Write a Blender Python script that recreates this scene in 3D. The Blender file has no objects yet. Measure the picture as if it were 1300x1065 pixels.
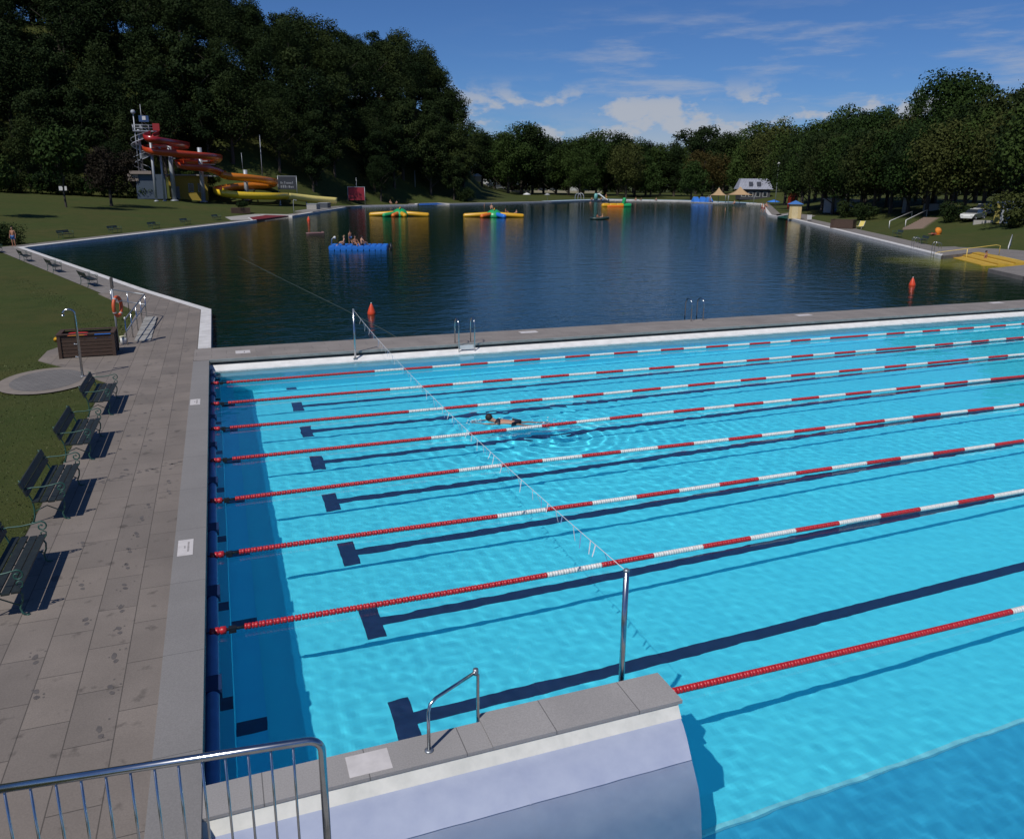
import bpy, bmesh, math, random
import numpy as np
from mathutils import Vector, Matrix, noise as mnoise
from mathutils.geometry import tessellate_polygon
S = bpy.context.scene
COL = S.collection
rnd = random.Random(7)

# ------------------------------------------------------------------ camera
f_px, yaw, pitch, roll, eye = 1003.59, math.radians(20.281), math.radians(14.356), math.radians(.451), 6.2777
fw = Vector((math.sin(yaw)*math.cos(pitch), math.cos(yaw)*math.cos(pitch), -math.sin(pitch)))
r0 = Vector((math.cos(yaw), -math.sin(yaw), 0)); u0 = r0.cross(fw)
cr = r0*math.cos(roll)+u0*math.sin(roll); cu = -r0*math.sin(roll)+u0*math.cos(roll)
cd = bpy.data.cameras.new('camera'); cam = bpy.data.objects.new('camera', cd); COL.objects.link(cam)
cam.matrix_world = Matrix(((cr.x, cu.x, -fw.x, 0), (cr.y, cu.y, -fw.y, 0), (cr.z, cu.z, -fw.z, eye), (0, 0, 0, 1)))
cd.sensor_width = 36; cd.lens = 36*f_px/1300; cd.shift_y = -45/1300; cd.clip_end = 6000
S.camera = cam

# ------------------------------------------------------------------ world: Nishita sky with thin clouds
w = bpy.data.worlds.new('World'); S.world = w; w.use_nodes = True
nt = w.node_tree; N = nt.nodes; L = nt.links
SUN_EL, SUN_AZ = math.radians(52.5), math.atan2(-.78, -.63)
sky = N.new('ShaderNodeTexSky'); sky.sky_type = 'NISHITA'; sky.sun_disc = False
sky.sun_elevation = SUN_EL; sky.sun_rotation = SUN_AZ; sky.altitude = 400; sky.air_density = .9; sky.dust_density = .35; sky.ozone_density = 3.2
bg = N['Background']; bg.inputs[1].default_value = .074
def wn(t, **k):
    n = N.new(t)
    for a, b in k.items(): setattr(n, a, b)
    return n
def wmath(op, a, b=None, clamp=False):
    n = wn('ShaderNodeMath', operation=op); n.use_clamp = clamp
    for i, v in enumerate((a, b)):
        if v is None: continue
        if isinstance(v, (int, float)): n.inputs[i].default_value = v
        else: L.new(v, n.inputs[i])
    return n.outputs[0]
def wramp(v, a, b):
    n = wn('ShaderNodeMapRange'); n.interpolation_type = 'SMOOTHSTEP'; L.new(v, n.inputs[0])
    n.inputs[1].default_value = a; n.inputs[2].default_value = b; return n.outputs[0]
tc = wn('ShaderNodeTexCoord'); sp = wn('ShaderNodeSeparateXYZ'); L.new(tc.outputs['Generated'], sp.inputs[0])
az = wmath('ARCTAN2', sp.outputs[0], sp.outputs[1]); elv = wmath('ARCSINE', sp.outputs[2])
cb = wn('ShaderNodeCombineXYZ'); L.new(az, cb.inputs[0]); L.new(elv, cb.inputs[1])
def wnoise(scale, sx, sy, det, off, rot=0.0, rough=.55):
    m = wn('ShaderNodeMapping'); m.inputs['Scale'].default_value = (sx, sy, 1); m.inputs['Location'].default_value = (off, off*.7, off)
    m.inputs['Rotation'].default_value = (0, 0, rot)
    L.new(cb.outputs[0], m.inputs[0]); n = wn('ShaderNodeTexNoise'); n.inputs['Scale'].default_value = scale
    n.inputs['Detail'].default_value = det; n.inputs['Roughness'].default_value = rough; L.new(m.outputs[0], n.inputs['Vector']); return n.outputs['Fac']
# puffy cumulus near the horizon
cum = wramp(wnoise(15, 1, 1.9, 9, 5.3), .45, .57)
cum = wmath('MULTIPLY', cum, wramp(elv, .012, .04)); cum = wmath('MULTIPLY', cum, wmath('SUBTRACT', 1.0, wramp(elv, .085, .125)))
low = wmath('MULTIPLY', wramp(wnoise(7, 1, 3.5, 6, 9.1), .34, .60), wmath('SUBTRACT', 1.0, wramp(elv, .03, .11)))
# wispy streaks higher up
wis = wramp(wnoise(6.5, 1, 6.0, 7, 1.7, -.10, .6), .46, .70)
wis = wmath('MULTIPLY', wis, wramp(elv, .05, .10)); wis = wmath('MULTIPLY', wis, wmath('SUBTRACT', 1.0, wramp(elv, .15, .21)))
wis = wmath('MULTIPLY', wis, wramp(az, .25, .55))
fac = wmath('MAXIMUM', wmath('MULTIPLY', cum, .85), wmath('MULTIPLY', low, .62)); fac = wmath('MAXIMUM', fac, wmath('MULTIPLY', wis, .5))
mx = wn('ShaderNodeMix', data_type='RGBA'); L.new(fac, mx.inputs['Factor'])
tint = wn('ShaderNodeMix', data_type='RGBA', blend_type='MULTIPLY'); tint.inputs['Factor'].default_value = 1
L.new(sky.outputs[0], tint.inputs['A']); tint.inputs['B'].default_value = (.50, .78, 1.20, 1)
L.new(tint.outputs['Result'], mx.inputs['A']); mx.inputs['B'].default_value = (7.0, 7.3, 8.0, 1)
L.new(mx.outputs['Result'], bg.inputs[0])

# ------------------------------------------------------------------ sun and exposure
sd = Vector((math.sin(SUN_AZ)*math.cos(SUN_EL), math.cos(SUN_AZ)*math.cos(SUN_EL), math.sin(SUN_EL)))
sl = bpy.data.lights.new('sun', 'SUN'); sl.energy = 4.2; sl.angle = math.radians(.53); sl.color = (1, .965, .9)
so = bpy.data.objects.new('sun', sl); COL.objects.link(so); so.rotation_euler = sd.to_track_quat('Z', 'Y').to_euler(); so.location = (0, 0, 60)
sl.cycles.is_caustics_light = True            # real refracted sunlight on the pool floor
S.view_settings.view_transform = 'Standard'; S.view_settings.look = 'None'; S.view_settings.gamma = 1
S.view_settings.exposure = -0.25
S.cycles.max_bounces = 10; S.cycles.transparent_max_bounces = 8

# ------------------------------------------------------------------ materials
MATS = {}
def PM(name, col, ro=.7, col2=None, scale=4.0, bump=0.0, bscale=None, metal=0.0, spec=None, objrand=0.0, detail=5, coat=0, trans=0, contrast=(.35, .65), stretch=None):
    if name in MATS: return MATS[name]
    m = bpy.data.materials.new(name); m.use_nodes = True; t = m.node_tree; b = t.nodes['Principled BSDF']
    b.inputs['Roughness'].default_value = ro; b.inputs['Metallic'].default_value = metal
    if spec is not None: b.inputs['Specular IOR Level'].default_value = spec
    if coat: b.inputs['Coat Weight'].default_value = coat; b.inputs['Coat Roughness'].default_value = .15
    g = t.nodes.new('ShaderNodeNewGeometry' if stretch != 'obj' else 'ShaderNodeTexCoord')
    vec = g.outputs['Position'] if stretch != 'obj' else g.outputs['Object']
    if isinstance(stretch, tuple):
        mp = t.nodes.new('ShaderNodeMapping'); mp.inputs['Scale'].default_value = stretch; t.links.new(vec, mp.inputs[0]); vec = mp.outputs[0]
    out = None
    if col2 is None: col2 = tuple(c*.82 for c in col)
    n = t.nodes.new('ShaderNodeTexNoise'); n.inputs['Scale'].default_value = scale; n.inputs['Detail'].default_value = detail; n.inputs['Roughness'].default_value = .6
    t.links.new(vec, n.inputs['Vector'])
    r = t.nodes.new('ShaderNodeMapRange'); r.inputs[1].default_value = contrast[0]; r.inputs[2].default_value = contrast[1]; t.links.new(n.outputs['Fac'], r.inputs[0])
    x = t.nodes.new('ShaderNodeMix'); x.data_type = 'RGBA'; x.inputs['A'].default_value = (*col, 1); x.inputs['B'].default_value = (*col2, 1)
    t.links.new(r.outputs[0], x.inputs['Factor']); out = x.outputs['Result']
    if objrand:
        oi = t.nodes.new('ShaderNodeObjectInfo'); h = t.nodes.new('ShaderNodeHueSaturation')
        rr = t.nodes.new('ShaderNodeMapRange'); rr.inputs[3].default_value = 1-objrand; rr.inputs[4].default_value = 1+objrand; t.links.new(oi.outputs['Random'], rr.inputs[0])
        rh = t.nodes.new('ShaderNodeMapRange'); rh.inputs[3].default_value = .5+objrand*.06; rh.inputs[4].default_value = .5-objrand*.06; t.links.new(oi.outputs['Random'], rh.inputs[0])
        t.links.new(out, h.inputs['Color']); t.links.new(rr.outputs[0], h.inputs['Value']); t.links.new(rh.outputs[0], h.inputs['Hue']); out = h.outputs[0]
    t.links.new(out, b.inputs['Base Color'])
    if bump:
        n2 = t.nodes.new('ShaderNodeTexNoise'); n2.inputs['Scale'].default_value = bscale or scale*6; n2.inputs['Detail'].default_value = 6; t.links.new(vec, n2.inputs['Vector'])
        bp = t.nodes.new('ShaderNodeBump'); bp.inputs['Strength'].default_value = bump; bp.inputs['Distance'].default_value = .02
        t.links.new(n2.outputs['Fac'], bp.inputs['Height']); t.links.new(bp.outputs[0], b.inputs['Normal'])
    MATS[name] = m; return m

def slab_mat(name, c1, c2, bw, bh, mortar=.006, rot=0, spots=True, offs=.5, tone=.12):
    """stone slabs laid in world metres, with worn patches and water drips"""
    m = bpy.data.materials.new(name); m.use_nodes = True; t = m.node_tree; b = t.nodes['Principled BSDF']; b.inputs['Roughness'].default_value = .85
    g = t.nodes.new('ShaderNodeNewGeometry'); mp = t.nodes.new('ShaderNodeMapping'); mp.inputs['Rotation'].default_value = (0, 0, rot)
    t.links.new(g.outputs['Position'], mp.inputs[0])
    br = t.nodes.new('ShaderNodeTexBrick'); br.inputs['Scale'].default_value = 1; br.inputs['Brick Width'].default_value = bw; br.inputs['Row Height'].default_value = bh
    br.inputs['Mortar Size'].default_value = mortar; br.inputs['Mortar Smooth'].default_value = .3; br.inputs['Bias'].default_value = 0; br.offset = offs
    br.inputs['Color1'].default_value = (*c1, 1); br.inputs['Color2'].default_value = (*c2, 1); br.inputs['Mortar'].default_value = (c1[0]*.42, c1[1]*.42, c1[2]*.42, 1)
    t.links.new(mp.outputs[0], br.inputs['Vector'])
    def nz(sc, d, a, bb, lo, hi):
        n = t.nodes.new('ShaderNodeTexNoise'); n.inputs['Scale'].default_value = sc; n.inputs['Detail'].default_value = d; t.links.new(g.outputs['Position'], n.inputs['Vector'])
        r = t.nodes.new('ShaderNodeMapRange'); r.inputs[1].default_value = a; r.inputs[2].default_value = bb; r.inputs[3].default_value = lo; r.inputs[4].default_value = hi; t.links.new(n.outputs['Fac'], r.inputs[0]); return r.outputs[0]
    v = nz(1.1, 6, .3, .7, 1-tone, 1+tone); v2 = nz(60, 3, .3, .7, .88, 1.1)
    mu = t.nodes.new('ShaderNodeMath'); mu.operation = 'MULTIPLY'; t.links.new(v, mu.inputs[0]); t.links.new(v2, mu.inputs[1])
    o = mu.outputs[0]
    if spots:
        v3 = nz(3.4, 4, .615, .70, 1, .62); m3 = t.nodes.new('ShaderNodeMath'); m3.operation = 'MULTIPLY'; t.links.new(o, m3.inputs[0]); t.links.new(v3, m3.inputs[1]); o = m3.outputs[0]
    hs = t.nodes.new('ShaderNodeHueSaturation'); t.links.new(br.outputs['Color'], hs.inputs['Color']); t.links.new(o, hs.inputs['Value']); t.links.new(hs.outputs[0], b.inputs['Base Color'])
    bp = t.nodes.new('ShaderNodeBump'); bp.inputs['Strength'].default_value = .5; bp.inputs['Distance'].default_value = .006; t.links.new(br.outputs['Fac'], bp.inputs['Height']); bp.invert = True
    t.links.new(bp.outputs[0], b.inputs['Normal']); MATS[name] = m; return m

M_pave = slab_mat('paving', (.200, .168, .143), (.164, .139, .120), 1.0, .5, .007, math.pi/2)
M_pave2 = slab_mat('paving_far', (.20, .178, .160), (.175, .157, .143), 1.0, .5, .007, .35)
M_granite = slab_mat('granite', (.215, .203, .195), (.203, .192, .184), 2.0, 6.0, .004, math.pi/2, False, 0, .06)
M_granite2 = slab_mat('granite_platform', (.30, .283, .272), (.285, .268, .258), 1.05, 6.0, .006, 0, False, 0, .08)
M_white = PM('white_edge', (.66, .64, .62), .6, (.52, .50, .48), 2.5)
M_tile = PM('pool_floor_paint', (.095, .78, .92), .6, (.085, .74, .90), .6)
M_tilewall = PM('pool_wall_paint', (.075, .72, .95), .6, (.07, .68, .92), .8)
M_deep = PM('deep_floor_paint', (.05, .52, .76), .6, (.04, .46, .70), .7)
M_line = PM('lane_marking', (.010, .030, .10), .6)
M_steel = PM('stainless_steel', (.52, .53, .54), .22, (.42, .43, .45), 9, metal=1)
M_steeld = PM('steel_matt', (.36, .38, .40), .45, (.28, .30, .32), 9, metal=.8)
M_galv = PM('galvanised', (.40, .42, .45), .5, (.33, .35, .38), 5, metal=.35)
M_redf = PM('red_float', (.50, .022, .03), .38, (.38, .015, .022), 12)
M_whitef = PM('white_float', (.74, .73, .70), .4, (.60, .59, .56), 12)
M_black = PM('black_plastic', (.012, .013, .015), .5)
M_greencast = PM('green_cast_iron', (.018, .07, .05), .45, (.03, .10, .08), 14)
M_slat = PM('dark_bench_slat', (.022, .028, .026), .5, (.014, .018, .018), 8, bump=.3)
M_wood = PM('stained_wood', (.075, .042, .026), .7, (.045, .024, .015), 5, bump=.4, stretch=(1, 1, 9))
M_grassbase = None
M_skin = PM('skin', (.50, .27, .18), .6, (.44, .23, .15), 6)
M_skin2 = PM('tanned_skin', (.36, .17, .10), .6, (.31, .14, .08), 6)
def flat(name, c, ro=.6, **k): return PM(name, c, ro, tuple(v*.85 for v in c), 6, **k)
M_yel = flat('yellow_plastic', (.66, .35, .015), .35)
M_blue = flat('blue_plastic', (.02, .17, .62), .4)
M_green = flat('green_plastic', (.02, .35, .11), .35)
M_orange = flat('orange_plastic', (.72, .16, .015), .35)
M_red = flat('red_paint', (.5, .03, .03), .45)
M_conc = PM('concrete', (.33, .32, .30), .9, (.25, .24, .22), 3, bump=.2)
M_hair = flat('dark_hair', (.02, .012, .008), .7)
M_blond = flat('fair_hair', (.30, .19, .09), .7)

# ------------------------------------------------------------------ object helpers
def link(o, parent=None):
    COL.objects.link(o)
    if parent is not None: o.parent = parent
    return o
def tag(o, label=None, cat=None, group=None, kind=None):
    if label: o['label'] = label
    if cat: o['category'] = cat
    if group: o['group'] = group
    if kind: o['kind'] = kind
    return o
def thing(name, loc, label, cat, rz=0.0, group=None, sc=1.0):
    o = bpy.data.objects.new(name, None); o.empty_display_size = .3; o.location = loc; o.rotation_euler = (0, 0, rz); o.scale = (sc,)*3
    return tag(link(o), label, cat, group)
def copy_tree(o, parent=None):
    c = o.copy(); COL.objects.link(c); c.parent = parent
    for ch in [x for x in KIDS.get(o.name, [])]:
        cc = copy_tree(ch, c)
        KIDS.setdefault(c.name, []).append(cc)
    return c
KIDS = {}
class MB:
    def __init__(s): s.v = []; s.f = []; s.sm = []; s.mi = []; s.m = 0
    def add(s, vs, fs, smooth=False):
        b = len(s.v); s.v += [tuple(p) for p in vs]
        for f in fs: s.f.append(tuple(b+i for i in f)); s.sm.append(smooth); s.mi.append(s.m)
    def box(s, a, b, R=None, o=(0, 0, 0)):
        vs = [Vector((x, y, z)) for z in (a[2], b[2]) for y in (a[1], b[1]) for x in (a[0], b[0])]
        if R is not None: vs = [R @ p for p in vs]
        o = Vector(o); vs = [p+o for p in vs]
        s.add(vs, [(0, 2, 3, 1), (4, 5, 7, 6), (0, 1, 5, 4), (2, 6, 7, 3), (0, 4, 6, 2), (1, 3, 7, 5)]); return s
    def bar(s, p, q, wd, ht, up=(0, 0, 1)):
        p, q = Vector(p), Vector(q); d = (q-p); l = d.length; d.normalize(); x = d.cross(Vector(up))
        if x.length < 1e-4: x = Vector((1, 0, 0))
        x.normalize(); y = x.cross(d); R = Matrix((x, d, y)).transposed()
        return s.box((-wd/2, 0, -ht/2), (wd/2, l, ht/2), R, p)
    def tube(s, pts, r, n=8, cap=True, closed=False):
        pts = [Vector(p) for p in pts]; k = len(pts); rs = r if isinstance(r, (list, tuple)) else [r]*k
        ring = []; up = None
        for i, p in enumerate(pts):
            if closed: d = pts[(i+1) % k]-pts[i-1]
            else: d = pts[min(i+1, k-1)]-pts[max(i-1, 0)]
            d.normalize()
            if up is None:
                up = Vector((0, 0, 1)) if abs(d.z) < .9 else Vector((1, 0, 0))
            x = d.cross(up)
            if x.length < 1e-5: x = d.orthogonal()
            x.normalize(); y = x.cross(d).normalized(); up = y
            ring.append([p+(x*math.cos(2*math.pi*j/n)+y*math.sin(2*math.pi*j/n))*rs[i] for j in range(n)])
        vs = [q for rg in ring for q in rg]; fs = []
        for i in range(k if closed else k-1):
            a = i*n; b = ((i+1) % k)*n
            for j in range(n): fs.append((a+j, a+(j+1) % n, b+(j+1) % n, b+j))
        if cap and not closed: fs.append(tuple(range(n))[::-1]); fs.append(tuple((k-1)*n+j for j in range(n)))
        s.add(vs, fs, True); return s
    def lathe(s, prof, n=16, o=(0, 0, 0), axis='z', R=None):
        vs = []; o = Vector(o)
        for r, z in prof:
            for j in range(n):
                a = 2*math.pi*j/n; p = Vector((r*math.cos(a), r*math.sin(a), z))
                if axis == 'x': p = Vector((z, p.x, p.y))
                if axis == 'y': p = Vector((p.x, z, p.y))
                if R is not None: p = R @ p
                vs.append(p+o)
        fs = []
        for i in range(len(prof)-1):
            for j in range(n): fs.append((i*n+j, i*n+(j+1) % n, (i+1)*n+(j+1) % n, (i+1)*n+j))
        fs.append(tuple(range(n))[::-1]); fs.append(tuple((len(prof)-1)*n+j for j in range(n)))
        s.add(vs, fs, True); return s
    def prism(s, poly, z0, z1):
        n = len(poly); tri = tessellate_polygon([[Vector((x, y, 0)) for x, y in poly]])
        vs = [(x, y, z0) for x, y in poly]+[(x, y, z1) for x, y in poly]
        fs = [tuple(i+n for i in t) for t in tri]+[tuple(reversed(t)) for t in tri]+[(i, (i+1) % n, (i+1) % n+n, i+n) for i in range(n)]
        s.add(vs, fs); return s
    def sheet(s, poly, z):
        tri = tessellate_polygon([[Vector((x, y, 0)) for x, y in poly]]); s.add([(x, y, z) for x, y in poly], [tuple(t) for t in tri]); return s
    def sphere(s, o, r, n=10, m=7, sc=(1, 1, 1)):
        return s.lathe_s(o, r, n, m, sc)
    def lathe_s(s, o, r, n, m, sc):
        vs = []; o = Vector(o)
        for i in range(m+1):
            t = math.pi*(i+.02)/(m+.04)
            for j in range(n):
                a = 2*math.pi*j/n; vs.append(o+Vector((r*sc[0]*math.sin(t)*math.cos(a), r*sc[1]*math.sin(t)*math.sin(a), -r*sc[2]*math.cos(t))))
        fs = [(i*n+j, i*n+(j+1) % n, (i+1)*n+(j+1) % n, (i+1)*n+j) for i in range(m) for j in range(n)]
        s.add(vs, fs, True); return s
    def mesh(s, name, mat):
        me = bpy.data.meshes.new(name); me.from_pydata([tuple(p) for p in s.v], [], s.f)
        me.polygons.foreach_set('use_smooth', s.sm); me.polygons.foreach_set('material_index', s.mi)
        for m in (mat if isinstance(mat, (list, tuple)) else [mat]): me.materials.append(m)
        bm = bmesh.new(); bm.from_mesh(me); bmesh.ops.recalc_face_normals(bm, faces=bm.faces)
        bm.to_mesh(me); bm.free(); me.update(); return me
    def obj(s, name, mat, parent=None, loc=None, rz=0, **t):
        o = bpy.data.objects.new(name, s.mesh(name, mat)); link(o, parent)
        if loc is not None: o.location = loc
        o.rotation_euler.z = rz
        if parent is not None: KIDS.setdefault(parent.name, []).append(o)
        return tag(o, **t)
def recv(*os):
    for o in os: o.cycles.is_caustics_receiver = True

def up_face_fix(me):
    pass
import math
LAKE=[(-.55,30.35),(-.53,39.8),(-3.9,48.1),(-16.1,81.2),(5.9,128.5),(5.4,137.1),(8.1,146.),(12.4,142.9),(28.6,188.1),(33.8,198.4),(49.3,205.),(51.5,214.),(58.5,219.5),(60.1,212.9),(100.2,236.5),(133.6,262.),(152.,246.),(158.2,208.4),(102.1,131.8),(99.1,125.1),(109.3,134.),(106.8,129.),(97.,119.5),(59.,52.2),(66.4,54.3),(61.,45.3),(53.5,43.1),(51.3,38.5),(46.,30.35)]
def inside(x,y,P=LAKE):
    c=False;n=len(P)
    for i in range(n):
        x1,y1=P[i];x2,y2=P[i-1]
        if (y1>y)!=(y2>y) and x<(x2-x1)*(y-y1)/(y2-y1)+x1:c=not c
    return c
def dist(x,y,P=LAKE):
    b=1e9;n=len(P)
    for i in range(n):
        x1,y1=P[i];x2,y2=P[i-1];dx=x2-x1;dy=y2-y1
        t=max(0,min(1,((x-x1)*dx+(y-y1)*dy)/(dx*dx+dy*dy)));b=min(b,math.hypot(x-x1-t*dx,y-y1-t*dy))
    return b
def ss(a,b,x):
    t=max(0,min(1,(x-a)/(b-a)));return t*t*(3-2*t)
def terrain(x,y):
    return terr_d(x,y,dist(x,y))
def terr_d(x,y,dd):
    d=max(0,dd-3.5)
    az=math.degrees(math.atan2(x,y));D=math.hypot(x,y)
    if y<30 and x<46: return .27
    if x<10 and y<76 or az<-12 and D<85: s=.0
    left=(1-ss(5,12,az))*ss(76,110,y)
    right=ss(32,39,az)
    z=.27+left*(min(d,60)*.075)+(1-left)*(1-right)*min(d,80)*.012
    z+=right*3.3*ss(0,27,d)*.97
    # wooded hill behind the meadow
    foot=174+ss(2,18,az)*62
    tb=((-27,38),(0,33),(3,27),(6,25),(8.5,25),(12,29.5),(14,25.5),(16,16),(18,2.5),(20.5,0),(180,0)); top=38 if az<=-27 else [a[1]+(b[1]-a[1])*(az-a[0])/(b[0]-a[0]) for a,b in zip(tb,tb[1:]) if a[0]<=az<=b[0]][0]+3*(1-ss(14,20,az))
    z+=top*ss(foot,foot+62,D)*ss(-70,-20,az+ (0))
    return z

# ================================================================== SETTING
def struct(mb, name, mat, **k): return mb.obj(name, mat, kind='structure', **k)
X0, X1, YF, YN = -.58, 49.6, 28.17, 7.5
# --- grass terrain: one sheet with the basin left open
HOLE = [(-.9, -9), (-.9, 30.6)]+LAKE[1:-1]+[(46.4, 30.3), (50.2, 30.0), (50.2, -9)]
def build_terrain():
    xs = np.concatenate([np.arange(-330, -46, 14.), np.arange(-46, -10, 2.), np.arange(-10, 165, .9), np.arange(165, 240, 5.), np.arange(240, 760, 20.)])
    ys = np.concatenate([np.arange(-60, -10, 10.), np.arange(-10, 262, .9), np.arange(262, 330, 4.), np.arange(330, 1100, 22.)])
    nx, ny = len(xs), len(ys); Z = np.zeros((ny, nx)); keep = np.ones((ny, nx), bool)
    P = np.array(HOLE); Q = np.roll(P, 1, 0)
    GX, GY = np.meshgrid(xs, ys)
    ins = np.zeros(GX.shape, bool)
    for (x1, y1), (x2, y2) in zip(P, Q):
        if y1 == y2: continue
        c = ((y1 > GY) != (y2 > GY)) & (GX < (x2-x1)*(GY-y1)/(y2-y1)+x1); ins ^= c
    def pdist(poly):
        A = np.array(poly); B = np.roll(A, 1, 0); b = np.full(GX.shape, 1e9)
        for (x1, y1), (x2, y2) in zip(A, B):
            dx, dy = x2-x1, y2-y1; l = dx*dx+dy*dy
            if l == 0: continue
            t = np.clip(((GX-x1)*dx+(GY-y1)*dy)/l, 0, 1); b = np.minimum(b, np.hypot(GX-x1-t*dx, GY-y1-t*dy))
        return b
    keep = ~(ins | (pdist(HOLE) < .15))
    dl = pdist(LAKE)
    for j in range(ny):
        for i in range(nx):
            Z[j, i] = terr_d(GX[j, i], GY[j, i], dl[j, i])
    idx = np.arange(nx*ny).reshape(ny, nx)
    k4 = keep[:-1, :-1] & keep[:-1, 1:] & keep[1:, 1:] & keep[1:, :-1]
    q = np.stack([idx[:-1, :-1], idx[:-1, 1:], idx[1:, 1:], idx[1:, :-1]], -1)[k4]
    co = np.stack([GX, GY, Z], -1).reshape(-1, 3)
    return co, q
def raw_mesh(name, co, q, mat, smooth=True):
    me = bpy.data.meshes.new(name); co = np.asarray(co, np.float32); q = np.asarray(q, np.int32); n = q.shape[1]
    me.vertices.add(len(co)); me.vertices.foreach_set('co', co.ravel()); me.loops.add(q.size); me.loops.foreach_set('vertex_index', q.ravel())
    me.polygons.add(len(q)); me.polygons.foreach_set('loop_start', (np.arange(len(q))*n).astype(np.int32))
    me.polygons.foreach_set('use_smooth', [smooth]*len(q)); me.update(calc_edges=True); me.materials.append(mat); return me

def grass_mat():
    m = bpy.data.materials.new('lawn'); m.use_nodes = True; t = m.node_tree; b = t.nodes['Principled BSDF']; b.inputs['Roughness'].default_value = .95; b.inputs['Specular IOR Level'].default_value = .15
    g = t.nodes.new('ShaderNodeNewGeometry')
    def nz(sc, d, a, bb, st=None):
        v = g.outputs['Position']
        if st: mp = t.nodes.new('ShaderNodeMapping'); mp.inputs['Scale'].default_value = st; t.links.new(v, mp.inputs[0]); v = mp.outputs[0]
        n = t.nodes.new('ShaderNodeTexNoise'); n.inputs['Scale'].default_value = sc; n.inputs['Detail'].default_value = d; n.inputs['Roughness'].default_value = .65; t.links.new(v, n.inputs['Vector'])
        r = t.nodes.new('ShaderNodeMapRange'); r.inputs[1].default_value = a; r.inputs[2].default_value = bb; t.links.new(n.outputs['Fac'], r.inputs[0]); return r.outputs[0]
    def mix(f, a, c):
        x = t.nodes.new('ShaderNodeMix'); x.data_type = 'RGBA'; t.links.new(f, x.inputs['Factor'])
        for k, v in (('A', a), ('B', c)):
            if isinstance(v, tuple): x.inputs[k].default_value = (*v, 1)
            else: t.links.new(v, x.inputs[k])
        return x.outputs['Result']
    c = mix(nz(.10, 5, .35, .65), (.044, .066, .014), (.066, .066, .018))
    c = mix(nz(.9, 6, .42, .72), c, (.032, .052, .010))
    c = mix(nz(26, 4, .45, .8), c, (.075, .07, .028))
    t.links.new(c, b.inputs['Base Color'])
    bp = t.nodes.new('ShaderNodeBump'); bp.inputs['Strength'].default_value = .8; bp.inputs['Distance'].default_value = .05
    t.links.new(nz(30, 4, 0, 1), bp.inputs['Height']); t.links.new(bp.outputs[0], b.inputs['Normal']); return m
M_lawn = grass_mat()
co, q = build_terrain()
tag(link(bpy.data.objects.new('ground', raw_mesh('ground', co, q, M_lawn))), kind='structure')
# hidden base under everything so that no gap opens below the lawn's edge
# --- lake water
def water_mat():
    m = bpy.data.materials.new('lake_water'); m.use_nodes = True; t = m.node_tree; b = t.nodes['Principled BSDF']
    b.inputs['Roughness'].default_value = .075; b.inputs['IOR'].default_value = 1.333; b.inputs['Specular IOR Level'].default_value = .5
    g = t.nodes.new('ShaderNodeNewGeometry')
    # greener, paler water over the shallow shelves at the steps
    vm = t.nodes.new('ShaderNodeVectorMath'); vm.operation = 'DISTANCE'; vm.inputs[1].default_value = (59, 48.5, 0); t.links.new(g.outputs['Position'], vm.inputs[0])
    n0 = t.nodes.new('ShaderNodeTexNoise'); n0.inputs['Scale'].default_value = .35; t.links.new(g.outputs['Position'], n0.inputs['Vector'])
    ad = t.nodes.new('ShaderNodeMath'); ad.operation = 'MULTIPLY_ADD'; t.links.new(n0.outputs['Fac'], ad.inputs[0]); ad.inputs[1].default_value = 3; t.links.new(vm.outputs['Value'], ad.inputs[2])
    r = t.nodes.new('ShaderNodeMapRange'); r.inputs[1].default_value = 5.5; r.inputs[2].default_value = 9.5; t.links.new(ad.outputs[0], r.inputs[0])
    x = t.nodes.new('ShaderNodeMix'); x.data_type = 'RGBA'; x.inputs['A'].default_value = (.16, .17, .02, 1); x.inputs['B'].default_value = (.003, .018, .013, 1); t.links.new(r.outputs[0], x.inputs['Factor']); t.links.new(x.outputs['Result'], b.inputs['Base Color'])
    h = None
    for sc, st, amp in ((.55, (1, 1.6, 1), 1.0), (2.1, (1, 1.7, 1), .42), (6.5, (1, 1.5, 1), .13)):
        mp = t.nodes.new('ShaderNodeMapping'); mp.inputs['Scale'].default_value = st; mp.inputs['Rotation'].default_value = (0, 0, .35); t.links.new(g.outputs['Position'], mp.inputs[0])
        n = t.nodes.new('ShaderNodeTexNoise'); n.inputs['Scale'].default_value = sc; n.inputs['Detail'].default_value = 3; t.links.new(mp.outputs[0], n.inputs['Vector'])
        mu = t.nodes.new('ShaderNodeMath'); mu.operation = 'MULTIPLY'; mu.inputs[1].default_value = amp; t.links.new(n.outputs['Fac'], mu.inputs[0])
        if h is None: h = mu.outputs[0]
        else:
            a = t.nodes.new('ShaderNodeMath'); a.operation = 'ADD'; t.links.new(h, a.inputs[0]); t.links.new(mu.outputs[0], a.inputs[1]); h = a.outputs[0]
    bp = t.nodes.new('ShaderNodeBump'); bp.inputs['Strength'].default_value = 1; bp.inputs['Distance'].default_value = .045
    t.links.new(h, bp.inputs['Height']); t.links.new(bp.outputs[0], b.inputs['Normal']); return m
mb = MB(); mb.sheet(LAKE, 0); struct(mb, 'lake_water', water_mat())

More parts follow.
